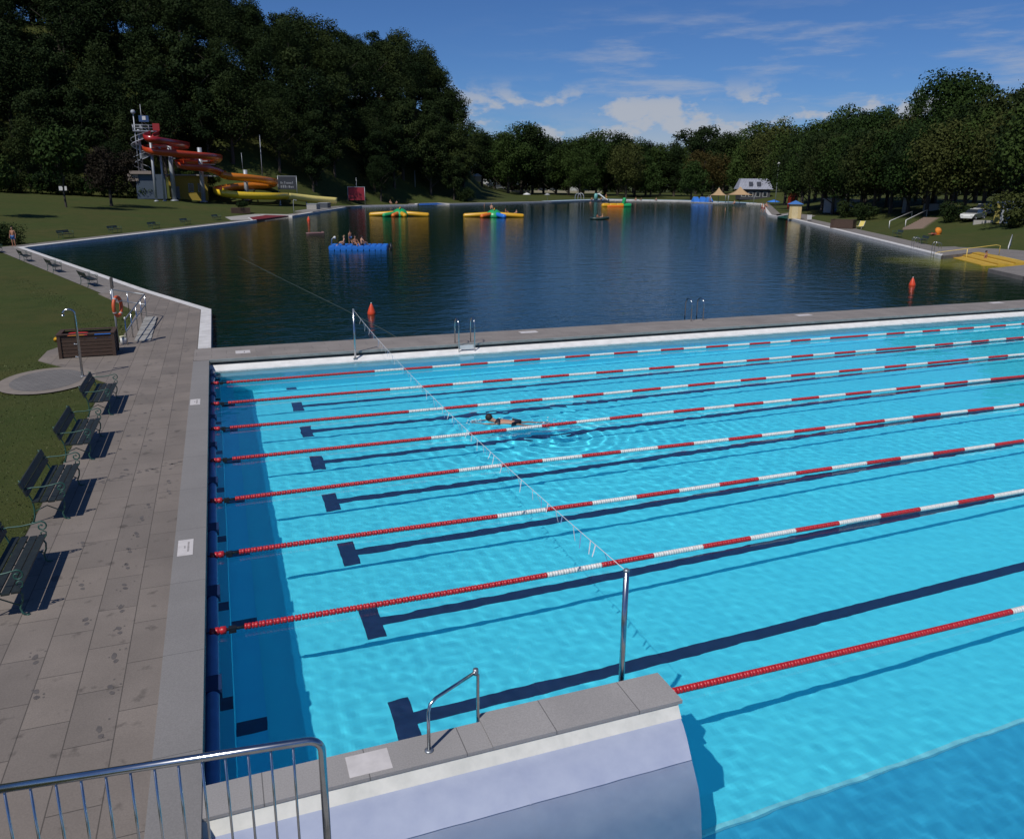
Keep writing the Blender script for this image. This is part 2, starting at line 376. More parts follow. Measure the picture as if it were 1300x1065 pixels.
# --- lake edge and paths: rings set off from the shore line
def offset_ring(poly, d):
    n = len(poly); out = []
    for i in range(n):
        p0, p1, p2 = Vector(poly[i-1]), Vector(poly[i]), Vector(poly[(i+1) % n])
        a = (p1-p0).normalized(); b = (p2-p1).normalized(); na = Vector((-a.y, a.x)); nb = Vector((-b.y, b.x))
        m = (na+nb); m = m.normalized() if m.length > 1e-3 else na
        k = d/max(.35, m.dot(na)); out.append(p1+m*k)
    return out
area = sum(LAKE[i-1][0]*LAKE[i][1]-LAKE[i][0]*LAKE[i-1][1] for i in range(len(LAKE)))
sgn = 1 if area < 0 else -1      # outward side
def ring_strip(i0, i1, d0, d1, z, mb, skirt=None):
    A = offset_ring(LAKE, sgn*d0); B = offset_ring(LAKE, sgn*d1)
    for i in range(i0, i1):
        a, b, c, d = A[i], A[i+1], B[i+1], B[i]
        mb.add([(*a, z), (*b, z), (*c, z), (*d, z)], [(0, 1, 2, 3)])
        if skirt is not None:
            mb.add([(*a, z), (*b, z), (*b, skirt), (*a, skirt)], [(0, 1, 2, 3)])
n = len(LAKE)
mb = MB(); ring_strip(1, 3, 0, .42, .318, mb, -.6); ring_strip(3, n-6, 0, .75, .318, mb, -.6); struct(mb, 'lake_edge', M_white)
mb = MB(); ring_strip(1, 3, .42, 2.3, .30, mb); mb2 = mb
ring_strip(3, 4, .75, 2.2, .30, mb); ring_strip(4, 14, .75, 2.4, .304, mb); ring_strip(14, 18, .75, 2.6, .30, mb); ring_strip(18, n-6, .75, 3.4, .30, mb)
struct(mb, 'lakeside_path', M_pave2)
# walkway at the left of the pool, with the shower corner
walk = [(X0-.5, -9), (X0-.5, 30.35), (-.98, 30.35), (-.98, 39.7), (-2.2, 43.0), (-4.3, 48.1), (-6.2, 47.2), (-4.8, 43.2), (-3.75, 40.0), (-3.75, 32.2), (-5.7, 32.35), (-6.0, 31.6), (-6.0, 30.0), (-5.2, 28.9), (-3.5, 26.0), (-3.52, -9)]
mb = MB(); mb.prism(walk, .0, .304); struct(mb, 'pavement', M_pave)
mb = MB(); mb.box((X0-.5, -9, -.4), (X0, 28.17, .312)); struct(mb, 'pool_coping', M_granite)
mb = MB(); mb.box((-.97, 30.36, -.6), (-.52, 39.8, .322)); struct(mb, 'lake_wall', M_white)
# oval of pavers under the shower
ov = [(-5.2+1.32*math.cos(a)*1.0, 26.85+1.75*math.sin(a)) for a in [i*math.pi/20 for i in range(40)]]
ov2 = [(-5.2+.98*math.cos(a), 26.85+1.4*math.sin(a)) for a in [i*math.pi/20 for i in range(40)]]
mb = MB(); mb.sheet(ov, .309); struct(mb, 'shower_pad_border', PM('sand_concrete', (.225, .19, .16), .9, (.19, .16, .135), 4))
mb = MB(); mb.sheet(ov2, .314); struct(mb, 'shower_pad', slab_mat('shower_pavers', (.17, .157, .147), (.145, .135, .127), .22, .11, .008, .3, False))
# --- the wall between the pool and the lake
mb = MB(); mb.box((X0-.5, YF+.14, -.5), (X1+1, 30.35, .30)); struct(mb, 'dividing_deck', slab_mat('deck_slabs', (.235, .208, .188), (.21, .185, .168), 1.0, .55, .005, 0, False))
mb = MB(); mb.box((X0, YF-.02, .235), (X1, YF+.14, .306)); struct(mb, 'deck_edge_strip', PM('deck_edge', (.25, .27, .26), .6, (.18, .2, .19), 3))
mb = MB(); mb.box((X0, YF+.08, .13), (X1, YF+.14, .235)); struct(mb, 'gutter_shade_strip', PM('gutter_shade', (.045, .05, .05), .7))  # solid strip, its dark colour stands in for shade under the deck edge
mb = MB(); mb.add([(x_, y_, z_) for x_ in (X0, X1) for y_, z_ in ((YF+.13, .13), (YF+.04, .13), (YF-.40, -.03), (YF-.40, -.5), (YF+.13, -.5))], [(0, 1, 6, 5), (1, 2, 7, 6), (2, 3, 8, 7), (0, 4, 3, 2, 1), (5, 6, 7, 8, 9)]); recv(struct(mb, 'far_pool_wall_band', PM('white_sloped_edge', (.80, .79, .77), .5, (.68, .67, .65), 3)))
# --- pool basin
BB = -2.0
def st2(name, mat, *boxes):
    mb = MB()
    for a, b in boxes: mb.box(a, b)
    o = struct(mb, name, mat); recv(o); return o
st2('pool_floor', M_tile, ((X0, 6.55, BB-.1), (X1, YF, BB)))
mb = MB(); mb.add([(X0, 6.55, BB), (X1, 6.55, BB), (X1, 5.6, -3.6), (X0, 5.6, -3.6)], [(0, 1, 2, 3)]); mb.box((X0, -9, -3.7), (X1, 5.6, -3.6)); recv(struct(mb, 'deep_pool_floor', M_deep))
mb = MB(); mb.box((X0, 6.50, BB-.05), (X1, 6.56, BB+.010)); recv(struct(mb, 'drop_edge', PM('pale_edge', (.28, .80, .88), .5)))
st2('pool_side_wall', M_tilewall, ((X0-.3, -9, -3.7), (X0-.02, YF, -.02)))
# stepped ledges along the left wall and the far wall
st2('upper_ledge', M_tilewall, ((X0-.02, 7.5, BB), (-.27, YF, -.52)))
st2('lower_ledge', M_tilewall, ((-.27, 7.5, BB), (.12, YF-1.3, -1.25)))
st2('far_upper_ledge', PM('pale_ledge', (.22, .52, .66), .6, (.19, .47, .60), .9), ((-.27, YF-.85, BB), (X1, YF-.41, -.34)))
st2('far_lower_ledge', M_tile, ((-.27, YF-1.3, BB), (X1, YF-.86, -.95)))
st2('pool_end_wall', M_tilewall, ((X1, -9, -3.7), (X1+.3, YF, .1)))
mb = MB(); mb.box((X1, -9, .1), (X1+3, 30.35, .3)); struct(mb, 'far_end_deck', M_pave)
# rounded gutter roll under the coping
mb = MB(); mb.tube([(X0+.075, 7.5, -.03), (X0+.075, YF-.05, -.03)], .085, 14); recv(struct(mb, 'gutter_roll', PM('blue_roll', (.14, .27, .50), .35)))
# --- wet footprints drying on the slabs
mb = MB(); g = random.Random(12)
def blob(cx, cy, rx_, ry_, a):
    P = []
    for k in range(10):
        t_ = 2*math.pi*k/10; rr = g.uniform(.8, 1.15); u, v = rx_*rr*math.cos(t_), ry_*rr*math.sin(t_); P.append((cx+u*math.cos(a)-v*math.sin(a), cy+u*math.sin(a)+v*math.cos(a)))
    mb.sheet(P, .3062)
trail = [(-1.55, 8.6), (-1.7, 9.4), (-1.55, 10.1), (-1.75, 10.8), (-1.6, 11.4), (-1.8, 12.1), (-1.65, 12.8), (-1.85, 13.4), (-1.6, 14.0), (-1.75, 14.7), (-1.5, 15.3), (-1.35, 15.9), (-1.2, 16.5), (-2.2, 11.2), (-2.5, 10.4), (-2.4, 12.3), (-2.35, 9.6), (-2.6, 13.9)]
for i, (x_, y_) in enumerate(trail):
    s_ = .09*(1 if i % 2 else -1); a_ = g.uniform(-.4, .4)+.2
    blob(x_+s_, y_, .032, .045, a_); blob(x_+s_-.03, y_+.13, .034, g.uniform(.05, .08), a_); [blob(x_+s_+g.uniform(-.12, .12), y_+g.uniform(-.1, .3), .012, .016, 0) for _ in range(3)]
for i in range(26):
    f_ = i/25; blob(-2.75+f_*1.65+g.uniform(-.04, .04), 16.9+f_*.9+g.uniform(-.07, .07), g.uniform(.02, .07), g.uniform(.015, .04), .4)
for i in range(40): blob(g.uniform(-3.3, -1.2), g.uniform(17, 30), g.uniform(.015, .05), g.uniform(.02, .07), g.uniform(0, 3))
struct(mb, 'wet_footprints', PM('wet_stone', (.098, .085, .076), .5, (.135, .118, .105), 9))
# --- lane markings on the floor and ledges
LY = [27.08-2.5*i for i in range(8)]
mb = MB(); mw = MB()
for y in LY:
    mb.box((2.05, y-.125, BB-.01), (X1-2.6, y+.125, BB+.004)); mb.box((1.80, y-.47, BB-.01), (2.12, y+.47, BB+.0055))
    if y < YF-1.3:
        mw.box((-.262, y-.13, -1.26), (.117, y+.13, -1.246)); mw.box((-.5, y-.13, -.53), (-.278, y+.13, -.516))
    else:
        mw.box((-.5, y-.13, -.53), (-.278, y+.13, -.516)); mw.box((-.262, YF-1.17, -1.16), (.117, YF-1.06, -.9))
    mw.box((X0+.0, y-.17, -.135), (X0+.19, y+.17, .06))
recv(struct(mb, 'lane_markings', M_line), struct(mw, 'ledge_markings', M_line))
# --- the near platform and its spillway
mb = MB(); mb.box((X0, 6.98, .262), (2.39, 7.43, .30)); mb.box((2.394, 6.98, .262), (4.78, 7.56, .306)); recv(struct(mb, 'platform', M_granite2))
mb = MB(); mb.box((X0, 7.02, -3.6), (4.72, 7.40, .26)); recv(struct(mb, 'platform_wall', M_tilewall))
mb = MB()
prof = [(7.015, .262), (6.99, .25), (6.93, .16), (6.90, .118)]
for (y0, z0), (y1, z1) in zip(prof, prof[1:]): mb.add([(X0, y0, z0), (4.73, y0, z0), (4.73, y1, z1), (X0, y1, z1)], [(0, 1, 2, 3)])
mb.add([(4.73, 7.015, .262)]+[(4.73, y, z) for y, z in prof[1:]]+[(4.73, 7.02, .118)], [(0, 1, 2, 3, 4)]); recv(struct(mb, 'platform_lip', PM('cream_edge', (.70, .68, .62), .5, (.58, .57, .52), 4)))
mb = MB(); prof = [(6.905, .125), (6.80, .118), (6.62, .085), (6.42, .02), (6.26, -.08), (6.12, -.26), (6.02, -.6), (5.96, -1.2), (5.93, -3.6)]; xs = [4.72, 4.69, 4.63, 4.56, 4.51, 4.48, 4.46, 4.46, 4.46]
vs = []; fs = []
for (y, z), xe in zip(prof, xs): vs += [(X0, y, z), (xe, y, z)]
for i in range(len(prof)-1): fs.append((2*i, 2*i+1, 2*i+3, 2*i+2))
mb.add(vs, fs, True)
vs = [p for (y, z), xe in zip(prof, xs) for p in ((xe, y, z), (xe-.02, 7.03, z))]; mb.add(vs, fs)
for sx_ in (.55, 2.6):
    mb.add([(sx_, y-.002, z+.003) for y, z in prof[:7]]+[(sx_+.012, y-.002, z+.003) for y, z in prof[:7]], [(i, i+1, i+8, i+7) for i in range(6)], True)
recv(struct(mb, 'spillway', PM('lavender_blue_lining', (.40, .44, .56), .45, (.33, .37, .50), 3, bump=.03, contrast=(.3, .7))))

# --- pool water: a real rippled surface, refracting
def pool_surface():
    xs = np.concatenate([np.arange(X0, 20, .05), np.arange(20, X1+.01, .075)]); ys = np.concatenate([np.arange(-9, 3, .15), np.arange(3, YF+.05, .05)])
    ys = np.minimum(ys, YF); X, Y = np.meshgrid(xs, ys); g = np.random.default_rng(5); Z = np.zeros_like(X)
    amp = 1+.55*np.sin(X*.21+Y*.13+1)*np.sin(Y*.31-X*.09)+.6*np.exp(-((X-13)**2/60+(Y-18.5)**2/18))
    for k in range(46):
        lam = .13*2**(g.random()*3.4); th = g.normal(.9, .9); Z += .00022*lam**.58*np.sin(2*np.pi/lam*(X*np.cos(th)+Y*np.sin(th))+g.random()*6.28)
    Z *= amp
    # wake of the swimmer
    d = np.hypot(X-6.6, Y-19.3); Z += .006*np.exp(-d/1.3)*np.sin(d*2*np.pi/.42)*(1-np.exp(-d*2))
    d = np.hypot(X-7.9, Y-18.7); Z += .005*np.exp(-d/1.6)*np.sin(d*2*np.pi/.35)
    d = np.hypot(X-2.1, Y-9.6); Z += .0004*np.exp(-d/1.0)*np.sin(d*2*np.pi/.22)
    ny, nx = X.shape; i = np.arange(nx*ny).reshape(ny, nx); q = np.stack([i[:-1, :-1], i[:-1, 1:], i[1:, 1:], i[1:, :-1]], -1).reshape(-1, 4)
    return np.stack([X, Y, Z], -1).reshape(-1, 3), q
co, q = pool_surface()
mw = bpy.data.materials.new('pool_water'); mw.use_nodes = True; t = mw.node_tree; t.nodes.clear(); o_ = t.nodes.new('ShaderNodeOutputMaterial')
g_ = t.nodes.new('ShaderNodeBsdfGlass'); g_.inputs['IOR'].default_value = 1.333; g_.inputs['Roughness'].default_value = 0; t.links.new(g_.outputs[0], o_.inputs[0])
pw = link(bpy.data.objects.new('pool_water', raw_mesh('pool_water', co, q, mw))); tag(pw, kind='structure'); pw.cycles.is_caustics_caster = True

# ================================================================== THINGS: pool furniture
def nm(p, z=None):
    return (p[0], p[1], terrain(p[0], p[1]) if z is None else z)
# --- lane ropes
def rope_mesh(kind):
    mb = MB(); n = 10
    for k in range(n):
        x = k*.1
        mb.lathe([(.03, x+.002), (.046, x+.008), (.047, x+.036), (.039, x+.042), (.039, x+.050), (.046, x+.056), (.047, x+.088), (.03, x+.097)], 10, axis='x')
    return mb.mesh(kind, M_redf if kind == 'red_float' else M_whitef)
RM, WM_ = rope_mesh('red_float'), rope_mesh('white_float')
mb = MB(); mb.lathe([(.02, 0), (.058, .01), (.058, .06), (.04, .07), (.058, .08), (.058, .13), (.04, .14), (.058, .15), (.058, .22), (.02, .24)], 10, axis='x'); END = mb.mesh('end_float', M_redf)
mb = MB(); mb.tube([(0, 0, .0), (.26, 0, .0)], .022, 6); mb.box((.02, -.04, -.05), (.12, .04, .03)); TEN = mb.mesh('tensioner', M_black)
ord_ = ['farthest', 'second farthest', 'third farthest', 'fourth farthest', 'fifth farthest', 'sixth farthest', 'seventh farthest', 'nearest']
ty = [25.83-2.5*i for i in range(7)]+[7.40]
def drift(x, i): return (.055*math.sin(x*.16+i*1.9)+.02*math.sin(x*.55+i*2.7))*min(1, max(0, x)/4)
for i, y in enumerate(ty):
    near = i == 7
    lab = '%s red and white lane rope, floating the full length of the turquoise pool' % ord_[i] if not near else 'nearest red and white lane rope, starting at the corner of the stone platform'
    t = thing('lane_rope', (0, y, .058), lab, 'lane rope', group='lane ropes across the pool')
    def part(me, x, name):
        o = bpy.data.objects.new(name, me); link(o, t); o.location = (x, drift(x, i), 0); o.rotation_euler.z = math.atan(drift(x+1, i)-drift(x, i)); recv(o)
    start = 4.78 if near else X0
    if not near:
        part(END, X0+.04, 'end_float'); part(TEN, X0+.28, 'tensioner')
    x = -.07 if not near else 4.8
    while x < 48.7:
        k = math.floor(x-4.63+1e-6)
        if x < 4.6: red = True
        elif near and x < 9.7: red = True
        elif k >= 20: red = (39-k) % 2 == 1 or k >= 40
        else: red = k % 2 == 1
        part(RM if red else WM_, x, 'red_float' if red else 'white_float'); x += 1.0 if x > 0 else .7
        if x > 4.3 and x < 4.64: x = 4.63
    wire = MB(); wire.tube([(start, 0, 0)]+[(k_, drift(k_, i), 0) for k_ in range(max(1, math.ceil(start)), 49)]+[(X1, 0, 0)], .008, 5); wire.obj('steel_cable', M_steel, t)
# --- flag rope between two posts
def post(loc, h, label, bracket):
    t = thing('flag_post', loc, label, 'post', group='steel posts of the backstroke flag line')
    mb = MB(); mb.tube([(0, 0, -.25), (0, 0, h)], .036, 14); mb.obj('pole', M_steel, t)
    mb = MB(); mb.lathe([(.04, 0), (.04, .02), (.02, .035)], 12, (0, 0, h)); mb.obj('cap', M_steeld, t)
    mb = MB(); mb.box((-.06, *sorted((-.03, bracket)), -.10), (.06, *[sorted((-.03, bracket))[1]], -.02)) if False else mb.box((-.07, min(-.04, bracket), -.12), (.07, max(.04, bracket), -.04)); mb.obj('bracket', M_steeld, t)
    return t
pA = post((4.30, 7.62, .2), 1.56, 'near steel flag post at the back of the stone platform', -.12)
pB = post((4.33, 27.98, .12), 1.72, 'far steel flag post at the white wall beside the lake', .18)
FA, FB = Vector((4.30, 7.62, 1.76)), Vector((4.33, 27.98, 1.84))
def fpos(t): p = FA.lerp(FB, t); p.z -= 4*.27*t*(1-t); return p
t = thing('flag_line', FA, 'sagging cord of blue and white ribbons strung between two steel posts', 'flag line')
mb = MB(); mb.tube([fpos(i/40)-FA for i in range(41)], .0045, 5); mb.obj('cord', flat('white_cord', (.75, .77, .8)), t)
fw_ = flat('white_ribbon', (.78, .80, .84)); fb_ = flat('blue_ribbon', (.22, .42, .70))
for i in range(84):
    s = .03+.94*i/84+rnd.uniform(-.004, .004)
    if s > .93: continue
    p = fpos(s)-FA; l = rnd.uniform(.12, .24); dx = rnd.uniform(-.05, .09); dy = rnd.uniform(-.05, .05)
    mb = MB(); wd = .015
    mb.add([(0, -wd, 0), (0, wd, 0), (dx*.5, wd+dy*.4, -l*.55), (dx*.5, -wd+dy*.4, -l*.55), (dx, wd*.7+dy, -l), (dx, -wd*.7+dy, -l)], [(0, 1, 2, 3), (3, 2, 4, 5)])
    mb.obj('ribbon', fw_ if i % 3 else fb_, t, loc=p)
# --- ladders
def hoop(x, y0, y1, z0, z1, ztop, n=7):
    r = (y1-y0)/2; pts = [(x, y0, z0)]
    for k in range(n+1):
        a = math.pi-math.pi*k/n; pts.append((x, (y0+y1)/2+r*math.cos(a), ztop-r+r*math.sin(a)))
    pts.append((x, y1, z1)); return pts
def pool_ladder(loc, label, rz=0, plate=True, w_=.62, ztop=.98, sc=1):
    t = thing('pool_ladder', loc, label, 'ladder', rz, sc=sc)
    for s in (-1, 1):
        mb = MB(); mb.tube(hoop(s*w_/2, -.10, .42, -1.0, 0, ztop), .021, 8); mb.obj('handrail', M_steel, t)
    for k in range(3):
        mb = MB(); mb.box((-w_/2+.02, -.14, -.35-.28*k), (w_/2-.02, -.06, -.32-.28*k)); mb.obj('rung', M_steeld, t)
    if plate:
        mb = MB(); mb.box((-w_/2+.03, -.09, -.17), (w_/2-.03, -.05, -.015)); mb.obj('front_plate', M_white, t)
    return t
pool_ladder((8.52, 28.10, .31), 'steel pool ladder with a white plate set into the far pool wall', 0)
pool_ladder((19.9, 30.42, .30), 'steel ladder at the lake side of the dividing deck', math.pi, False)
# --- handrail on the platform
t = thing('grab_rail', (1.72, 7.16, .30), 'bent steel grab rail on the near left part of the stone platform', 'handrail')
mb = MB(); P = [(0, 0, 0), (0, 0, .48), (.03, .02, .56), (.10, .05, .60), (.60, .29, .63), (.66, .32, .61), (.66, .33, .55), (.66, .335, .0)]
Q = [P[0], P[1], P[2], P[3], P[4]]; mb.tube(Q, .019, 10); mb.obj('rail', M_steel, t)
mb = MB(); mb.tube([P[4], (.63, .305, .625), (.66, .32, .58), (.66, .325, .0), (.66, .325, -.3)], .019, 10); mb.obj('leg', M_steel, t)
mb = MB(); mb.lathe([(.05, 0), (.05, .012), (.025, .02)], 12); mb.obj('base_flange', M_steeld, t)
mb = MB(); mb.lathe([(.03, -.035), (.034, 0), (.03, .035)], 12, (.63, .305, .635)); mb.obj('joint', M_steeld, t)
# --- big railing near the camera
def ray(px, py, d):
    v = cr*((px-650)/f_px)-cu*((py-487.5)/f_px)+fw; return Vector((0, 0, eye))+v*d
RA, RB = Vector((-1.6, 4.39, 3.05)), Vector((.35, 4.18, 3.05))
t = thing('stair_railing', (RB.x, RB.y, 2.0), 'polished steel stair railing at the bottom left, closest to the viewer', 'railing')
o0 = Vector((RB.x, RB.y, 2.0)); dirn = (RA-RB).normalized()
mb = MB(); pts = [RA-o0, RB+dirn*.08-o0]
for k in range(1, 6):
    a = math.pi/2*k/5; pts.append(RB+dirn*(.08-.08*math.sin(a))-Vector((0, 0, .08-.08*math.cos(a)))-o0)
pts.append(Vector((0, 0, .0))); mb.tube(pts, .024, 14); mb.obj('top_rail', M_steel, t)
for k in range(14):
    s = .165+.127*k; p = RB+dirn*s-o0; mb = MB(); mb.tube([(p.x, p.y, p.z-.01), (p.x, p.y, .10+s*-.05)], .0075, 8); mb.obj('baluster', M_steel, t)
mb = MB(); mb.tube([(0, 0, .10), (dirn.x*1.9, dirn.y*1.9, .02)], .016, 10); mb.obj('bottom_rail', M_steel, t)
mb = MB(); mb.box((-2.4, -1.6, 1.78), (.8, 4.3, 2.0)); tag(mb.obj('concrete_landing', M_conc), kind='structure')
mb = MB(); mb.box((-1.7, .2, .3), (-1.3, .6, 1.78)); tag(mb.obj('landing_column', M_conc), kind='structure')

# --- depth plates let into the coping and deck
def plate(c, sx, sy, rz, label, rows):
    t = thing('depth_plate', (c[0], c[1], c[2]), label, 'plate', rz)
    mb = MB(); mb.box((-sx/2, -sy/2, 0), (sx/2, sy/2, .004)); mb.obj('tile', flat('pale_plate', (.62, .58, .56), .5), t)
    mb = MB(); g = random.Random(3)
    for (x, y0, y1, hgt) in rows:
        y = y0
        while y < y1:
            wd = g.uniform(.010, .018); mb.box((x-hgt*g.uniform(.35, .5), y, .004), (x+hgt*g.uniform(.3, .5), y+wd*.55, .0055)); y += wd*1.45
    mb.obj('lettering', flat('grey_letters', (.12, .11, .11)), t)
    return t
plate((-.90, 13.25, .313), .24, .62, 0, 'larger white lettered plate set into the pool coping opposite the sixth lane', [(.045, -.17, .20, .035), (-.01, -.03, .05, .03)])
plate((-.92, 22.75, .313), .26, .60, 0, 'smaller looking white plate set into the pool coping nearer the shower', [(.045, -.17, .20, .035), (-.01, -.03, .05, .03)])
plate((.55, 29.3, .301), .50, .50, 0, 'white plate in the deck at the left end, between pool and lake', [(.05, -.12, .1, .04)])
plate((11.7, 29.75, .301), .75, .38, 0, 'white plate in the deck right of the pool ladder', [])
plate((25.6, 29.8, .301), .80, .35, 0, 'white plate in the deck near its middle, right of the lake ladder', [])
plate((38.2, 30.0, .301), .80, .35, 0, 'white plate at the far right end of the deck', [])
mb = MB(); mb.box((.85, 7.04, .3), (1.30, 7.36, .303)); tag(mb.obj('platform_plate', flat('pale_plate', (.62, .58, .56), .5)), 'white plate let into the left end of the near platform', 'plate')

# ================================================================== park benches
def make_bench(name='park_bench'):
    t = thing(name, (0, 0, 0), 'x', 'bench')
    for k in range(4):
        x = -.40+.125*k; z = .415+.012*math.cos(k*1.2)+.012*(k == 3)
        mb = MB(); mb.box((x-.052, -.98, z-.014), (x+.052, .98, z+.014)); mb.obj('seat_slat', M_slat, t)
    for k in range(2):
        R = Matrix.Rotation(math.radians(-22), 3, 'Y'); mb = MB(); mb.box((-.014, -.98, -.062), (.014, .98, .062), R, (-.535-.055*k, 0, .60+.137*k)); mb.obj('back_board', M_slat, t)
    for s in (-.86, .86):
        mb = MB(); y = s
        mb.tube([(-.50, y, 0), (-.46, y, .12), (-.455, y, .30), (-.47, y, .42), (-.52, y, .56), (-.60, y, .76), (-.635, y, .82)], [.018, .016, .014, .014, .014, .013, .011], 7)
        mb.tube([(.06, y, 0), (.0, y, .03), (-.02, y, .12), (.02, y, .22), (.03, y, .32), (-.01, y, .40)], [.018, .016, .014, .014, .014, .014], 7)
        mb.tube([(-.46, y, .385), (-.25, y, .375), (0, y, .40)], .014, 7)
        mb.tube([(-.47, y, .20), (-.25, y, .30), (-.02, y, .16)], .010, 6)
        arm = [(-.56, y, .64), (-.45, y, .66), (-.28, y, .655), (-.12, y, .675), (0, y, .70)]
        for k in range(1, 15):
            a = math.pi/2-k*.52; r = .085-.0048*k; arm.append((.0+r*math.cos(a)*1.0, y, .615+r*math.sin(a)))
        mb.tube(arm, .012, 7)
        mb.tube([(-.01, y, .40), (.05, y, .45), (.055, y, .51), (.015, y, .535), (-.02, y, .51), (-.015, y, .47)], .010, 6)
        mb.lathe([(.03, 0), (.03, .012)], 8, (.06, y, 0)); mb.lathe([(.03, 0), (.03, .012)], 8, (-.5, y, 0))
        mb.obj('end_frame', M_greencast, t)
    return t
bench0 = make_bench(); _first = [True]
def put_bench(x, y, rz, label, group, z=.304):
    if _first[0]: o = bench0; _first[0] = False
    else: o = copy_tree(bench0)
    o.location = (x, y, z); o.rotation_euler.z = rz; tag(o, label, 'bench', group); return o
g = 'dark green benches beside the pool walkway'
put_bench(-2.98, 12.6, 0, 'closest green bench with scroll arms, cut by the left picture edge', g)
put_bench(-2.98, 16.08, 0, 'second green scroll-arm bench from the viewer beside the walkway', g)
put_bench(-2.98, 19.4, 0, 'third green scroll-arm bench from the viewer beside the walkway', g)
put_bench(-2.98, 23.0, 0, 'fourth green scroll-arm bench, just in front of the paved shower pad', g)
a0 = math.atan2(1, 3.0)
g = 'benches on the path along the lake corner'
BL = [(-6.9, 51.2), (-10.0, 59.6), (-13.2, 67.8), (-16.9, 76.6)]
for (x, y), l in zip(BL, ['dark bench on the lake path nearest to the life ring', 'dark bench second along the lake path from the life ring', 'dark bench third along the lake path from the life ring', 'dark bench at the far corner of the lake path beside the hedge']):
    put_bench(x, y, math.radians(20), l, g)
g = 'benches along the far left bank'
for (x, y), l in zip([(-14.4, 93.5), (-10.6, 101.2), (-7.0, 109.0), (-3.6, 117.5), (.4, 128.)], ['dark bench on the left bank lawn, nearest to the lake corner', 'dark bench on the left bank lawn, second from the lake corner', 'dark bench on the left bank lawn, third from the lake corner', 'dark bench on the left bank lawn, fourth from the lake corner', 'dark bench on the left bank lawn, closest to the slide landing']):
    put_bench(x, y, math.radians(-25), l, g, terrain(x, y))
g = 'benches on the right lakeside path'
put_bench(75.0, 73.2, math.radians(180-30), 'empty dark bench on the right path, farther from the yellow steps', g)
put_bench(69.2, 64.2, math.radians(180-30), 'empty dark bench on the right path, closer to the yellow steps', g)

# ================================================================== shower, crate, ring, railing
t = thing('shower', (-4.26, 27.02, .31), 'tall curved steel outdoor shower on the oval paved pad', 'shower')
mb = MB(); pts = [(0, 0, 0), (0, 0, 1.95)]
for k in range(1, 9):
    a = math.pi*k/8; pts.append((-.16+.16*math.cos(a), 0, 1.95+.15*math.sin(a)))
mb.tube(pts, [.036]*2+[.034]*8, 12); mb.obj('pipe', M_steel, t)
mb = MB(); mb.lathe([(.012, .06), (.05, .03), (.055, 0), (.02, -.005)], 12, (-.32, 0, 1.9)); mb.obj('shower_head', M_steel, t)
for z, n_ in ((1.02, 'tap'), (.62, 'tap')):
    mb = MB(); mb.tube([(0, 0, z), (-.09, -.02, z)], .014, 8); mb.lathe([(.022, -.02), (.026, 0), (.02, .03)], 8, (-.1, -.02, z)); mb.obj(n_, M_steeld, t)
mb = MB(); mb.lathe([(.08, 0), (.08, .012), (.04, .02)], 14); mb.obj('base_flange', M_steeld, t)

def wooden_box(name, loc, sx, sy, h, label, rows, rz=0):
    t = thing(name, loc, label, 'box', rz)
    for i, (cx, cy) in enumerate([(0, 0), (sx, 0), (sx, sy), (0, sy)]):
        mb = MB(); mb.box((cx-.05, cy-.05, 0), (cx+.05, cy+.05, h)); mb.obj('corner_post', M_wood, t)
    for (p, q, nm_) in (((.05, 0), (sx-.05, 0), 'front_panel'), ((sx, .05), (sx, sy-.05), 'side_panel'), ((.05, sy), (sx-.05, sy), 'back_panel'), ((0, .05), (0, sy-.05), 'side_panel')):
        mb = MB(); hh = (h-.06)/rows
        for k in range(rows):
            z0 = .04+k*hh
            if p[1] == q[1]: mb.box((p[0], p[1]-.018, z0), (q[0], p[1]+.018, z0+hh*.86))
            else: mb.box((p[0]-.018, p[1], z0), (p[0]+.018, q[1], z0+hh*.86))
        mb.obj(nm_, M_wood, t)
    mb = MB(); e = .07; z0, z1 = h+.001, h+.035
    mb.box((-e, -e, z0), (sx+e, e, z1)); mb.box((-e, sy-e, z0), (sx+e, sy+e, z1)); mb.box((-e, e, z0), (e, sy-e, z1)); mb.box((sx-e, e, z0), (sx+e, sy-e, z1)); mb.obj('rim', M_wood, t)
    return t
wooden_box('wooden_crate', (-5.32, 30.05, .304), 1.66, .95, .80, 'large brown slatted wooden crate beside the walkway, open on top', 6)
mb = MB(); mb.box((-5.26, 30.1, .32), (-3.72, 30.94, .88)); mb.obj('crate_contents', flat('dark_foam', (.02, .025, .03)), label='dark foam filling inside the brown wooden crate', category='foam') if False else tag(mb.obj('foam_block', flat('dark_foam', (.02, .025, .03))), 'dark foam block filling the wooden crate under the coloured floats', 'foam')
def float_board(c, sx, sy, th, col, rz, label, tilt=0):
    mb = MB(); n = 12; pl = []
    for k in range(n):
        a = 2*math.pi*k/n; ca, sa = math.cos(a), math.sin(a); pl.append((sx/2*math.copysign(abs(ca)**.55, ca), sy/2*math.copysign(abs(sa)**.55, sa)))
    mb.prism(pl, 0, th); o = mb.obj('swim_float', col, loc=c, rz=rz); o.rotation_euler.x = tilt; return tag(o, label, 'swim float')
float_board((-4.86, 30.40, .90), .62, .42, .07, M_yel, .1, 'yellow foam float on the left of the wooden crate', .1)
float_board((-4.82, 30.72, .93), .66, .34, .08, M_red, -.1, 'red foam float behind the yellow one in the wooden crate', .25)
float_board((-3.98, 30.52, .90), .62, .66, .08, M_blue, .15, 'blue foam float on the right of the wooden crate', .06)
t = thing('spotlight', (-5.40, 30.12, .96), 'small black and yellow lamp clipped on the left corner of the wooden crate', 'lamp')
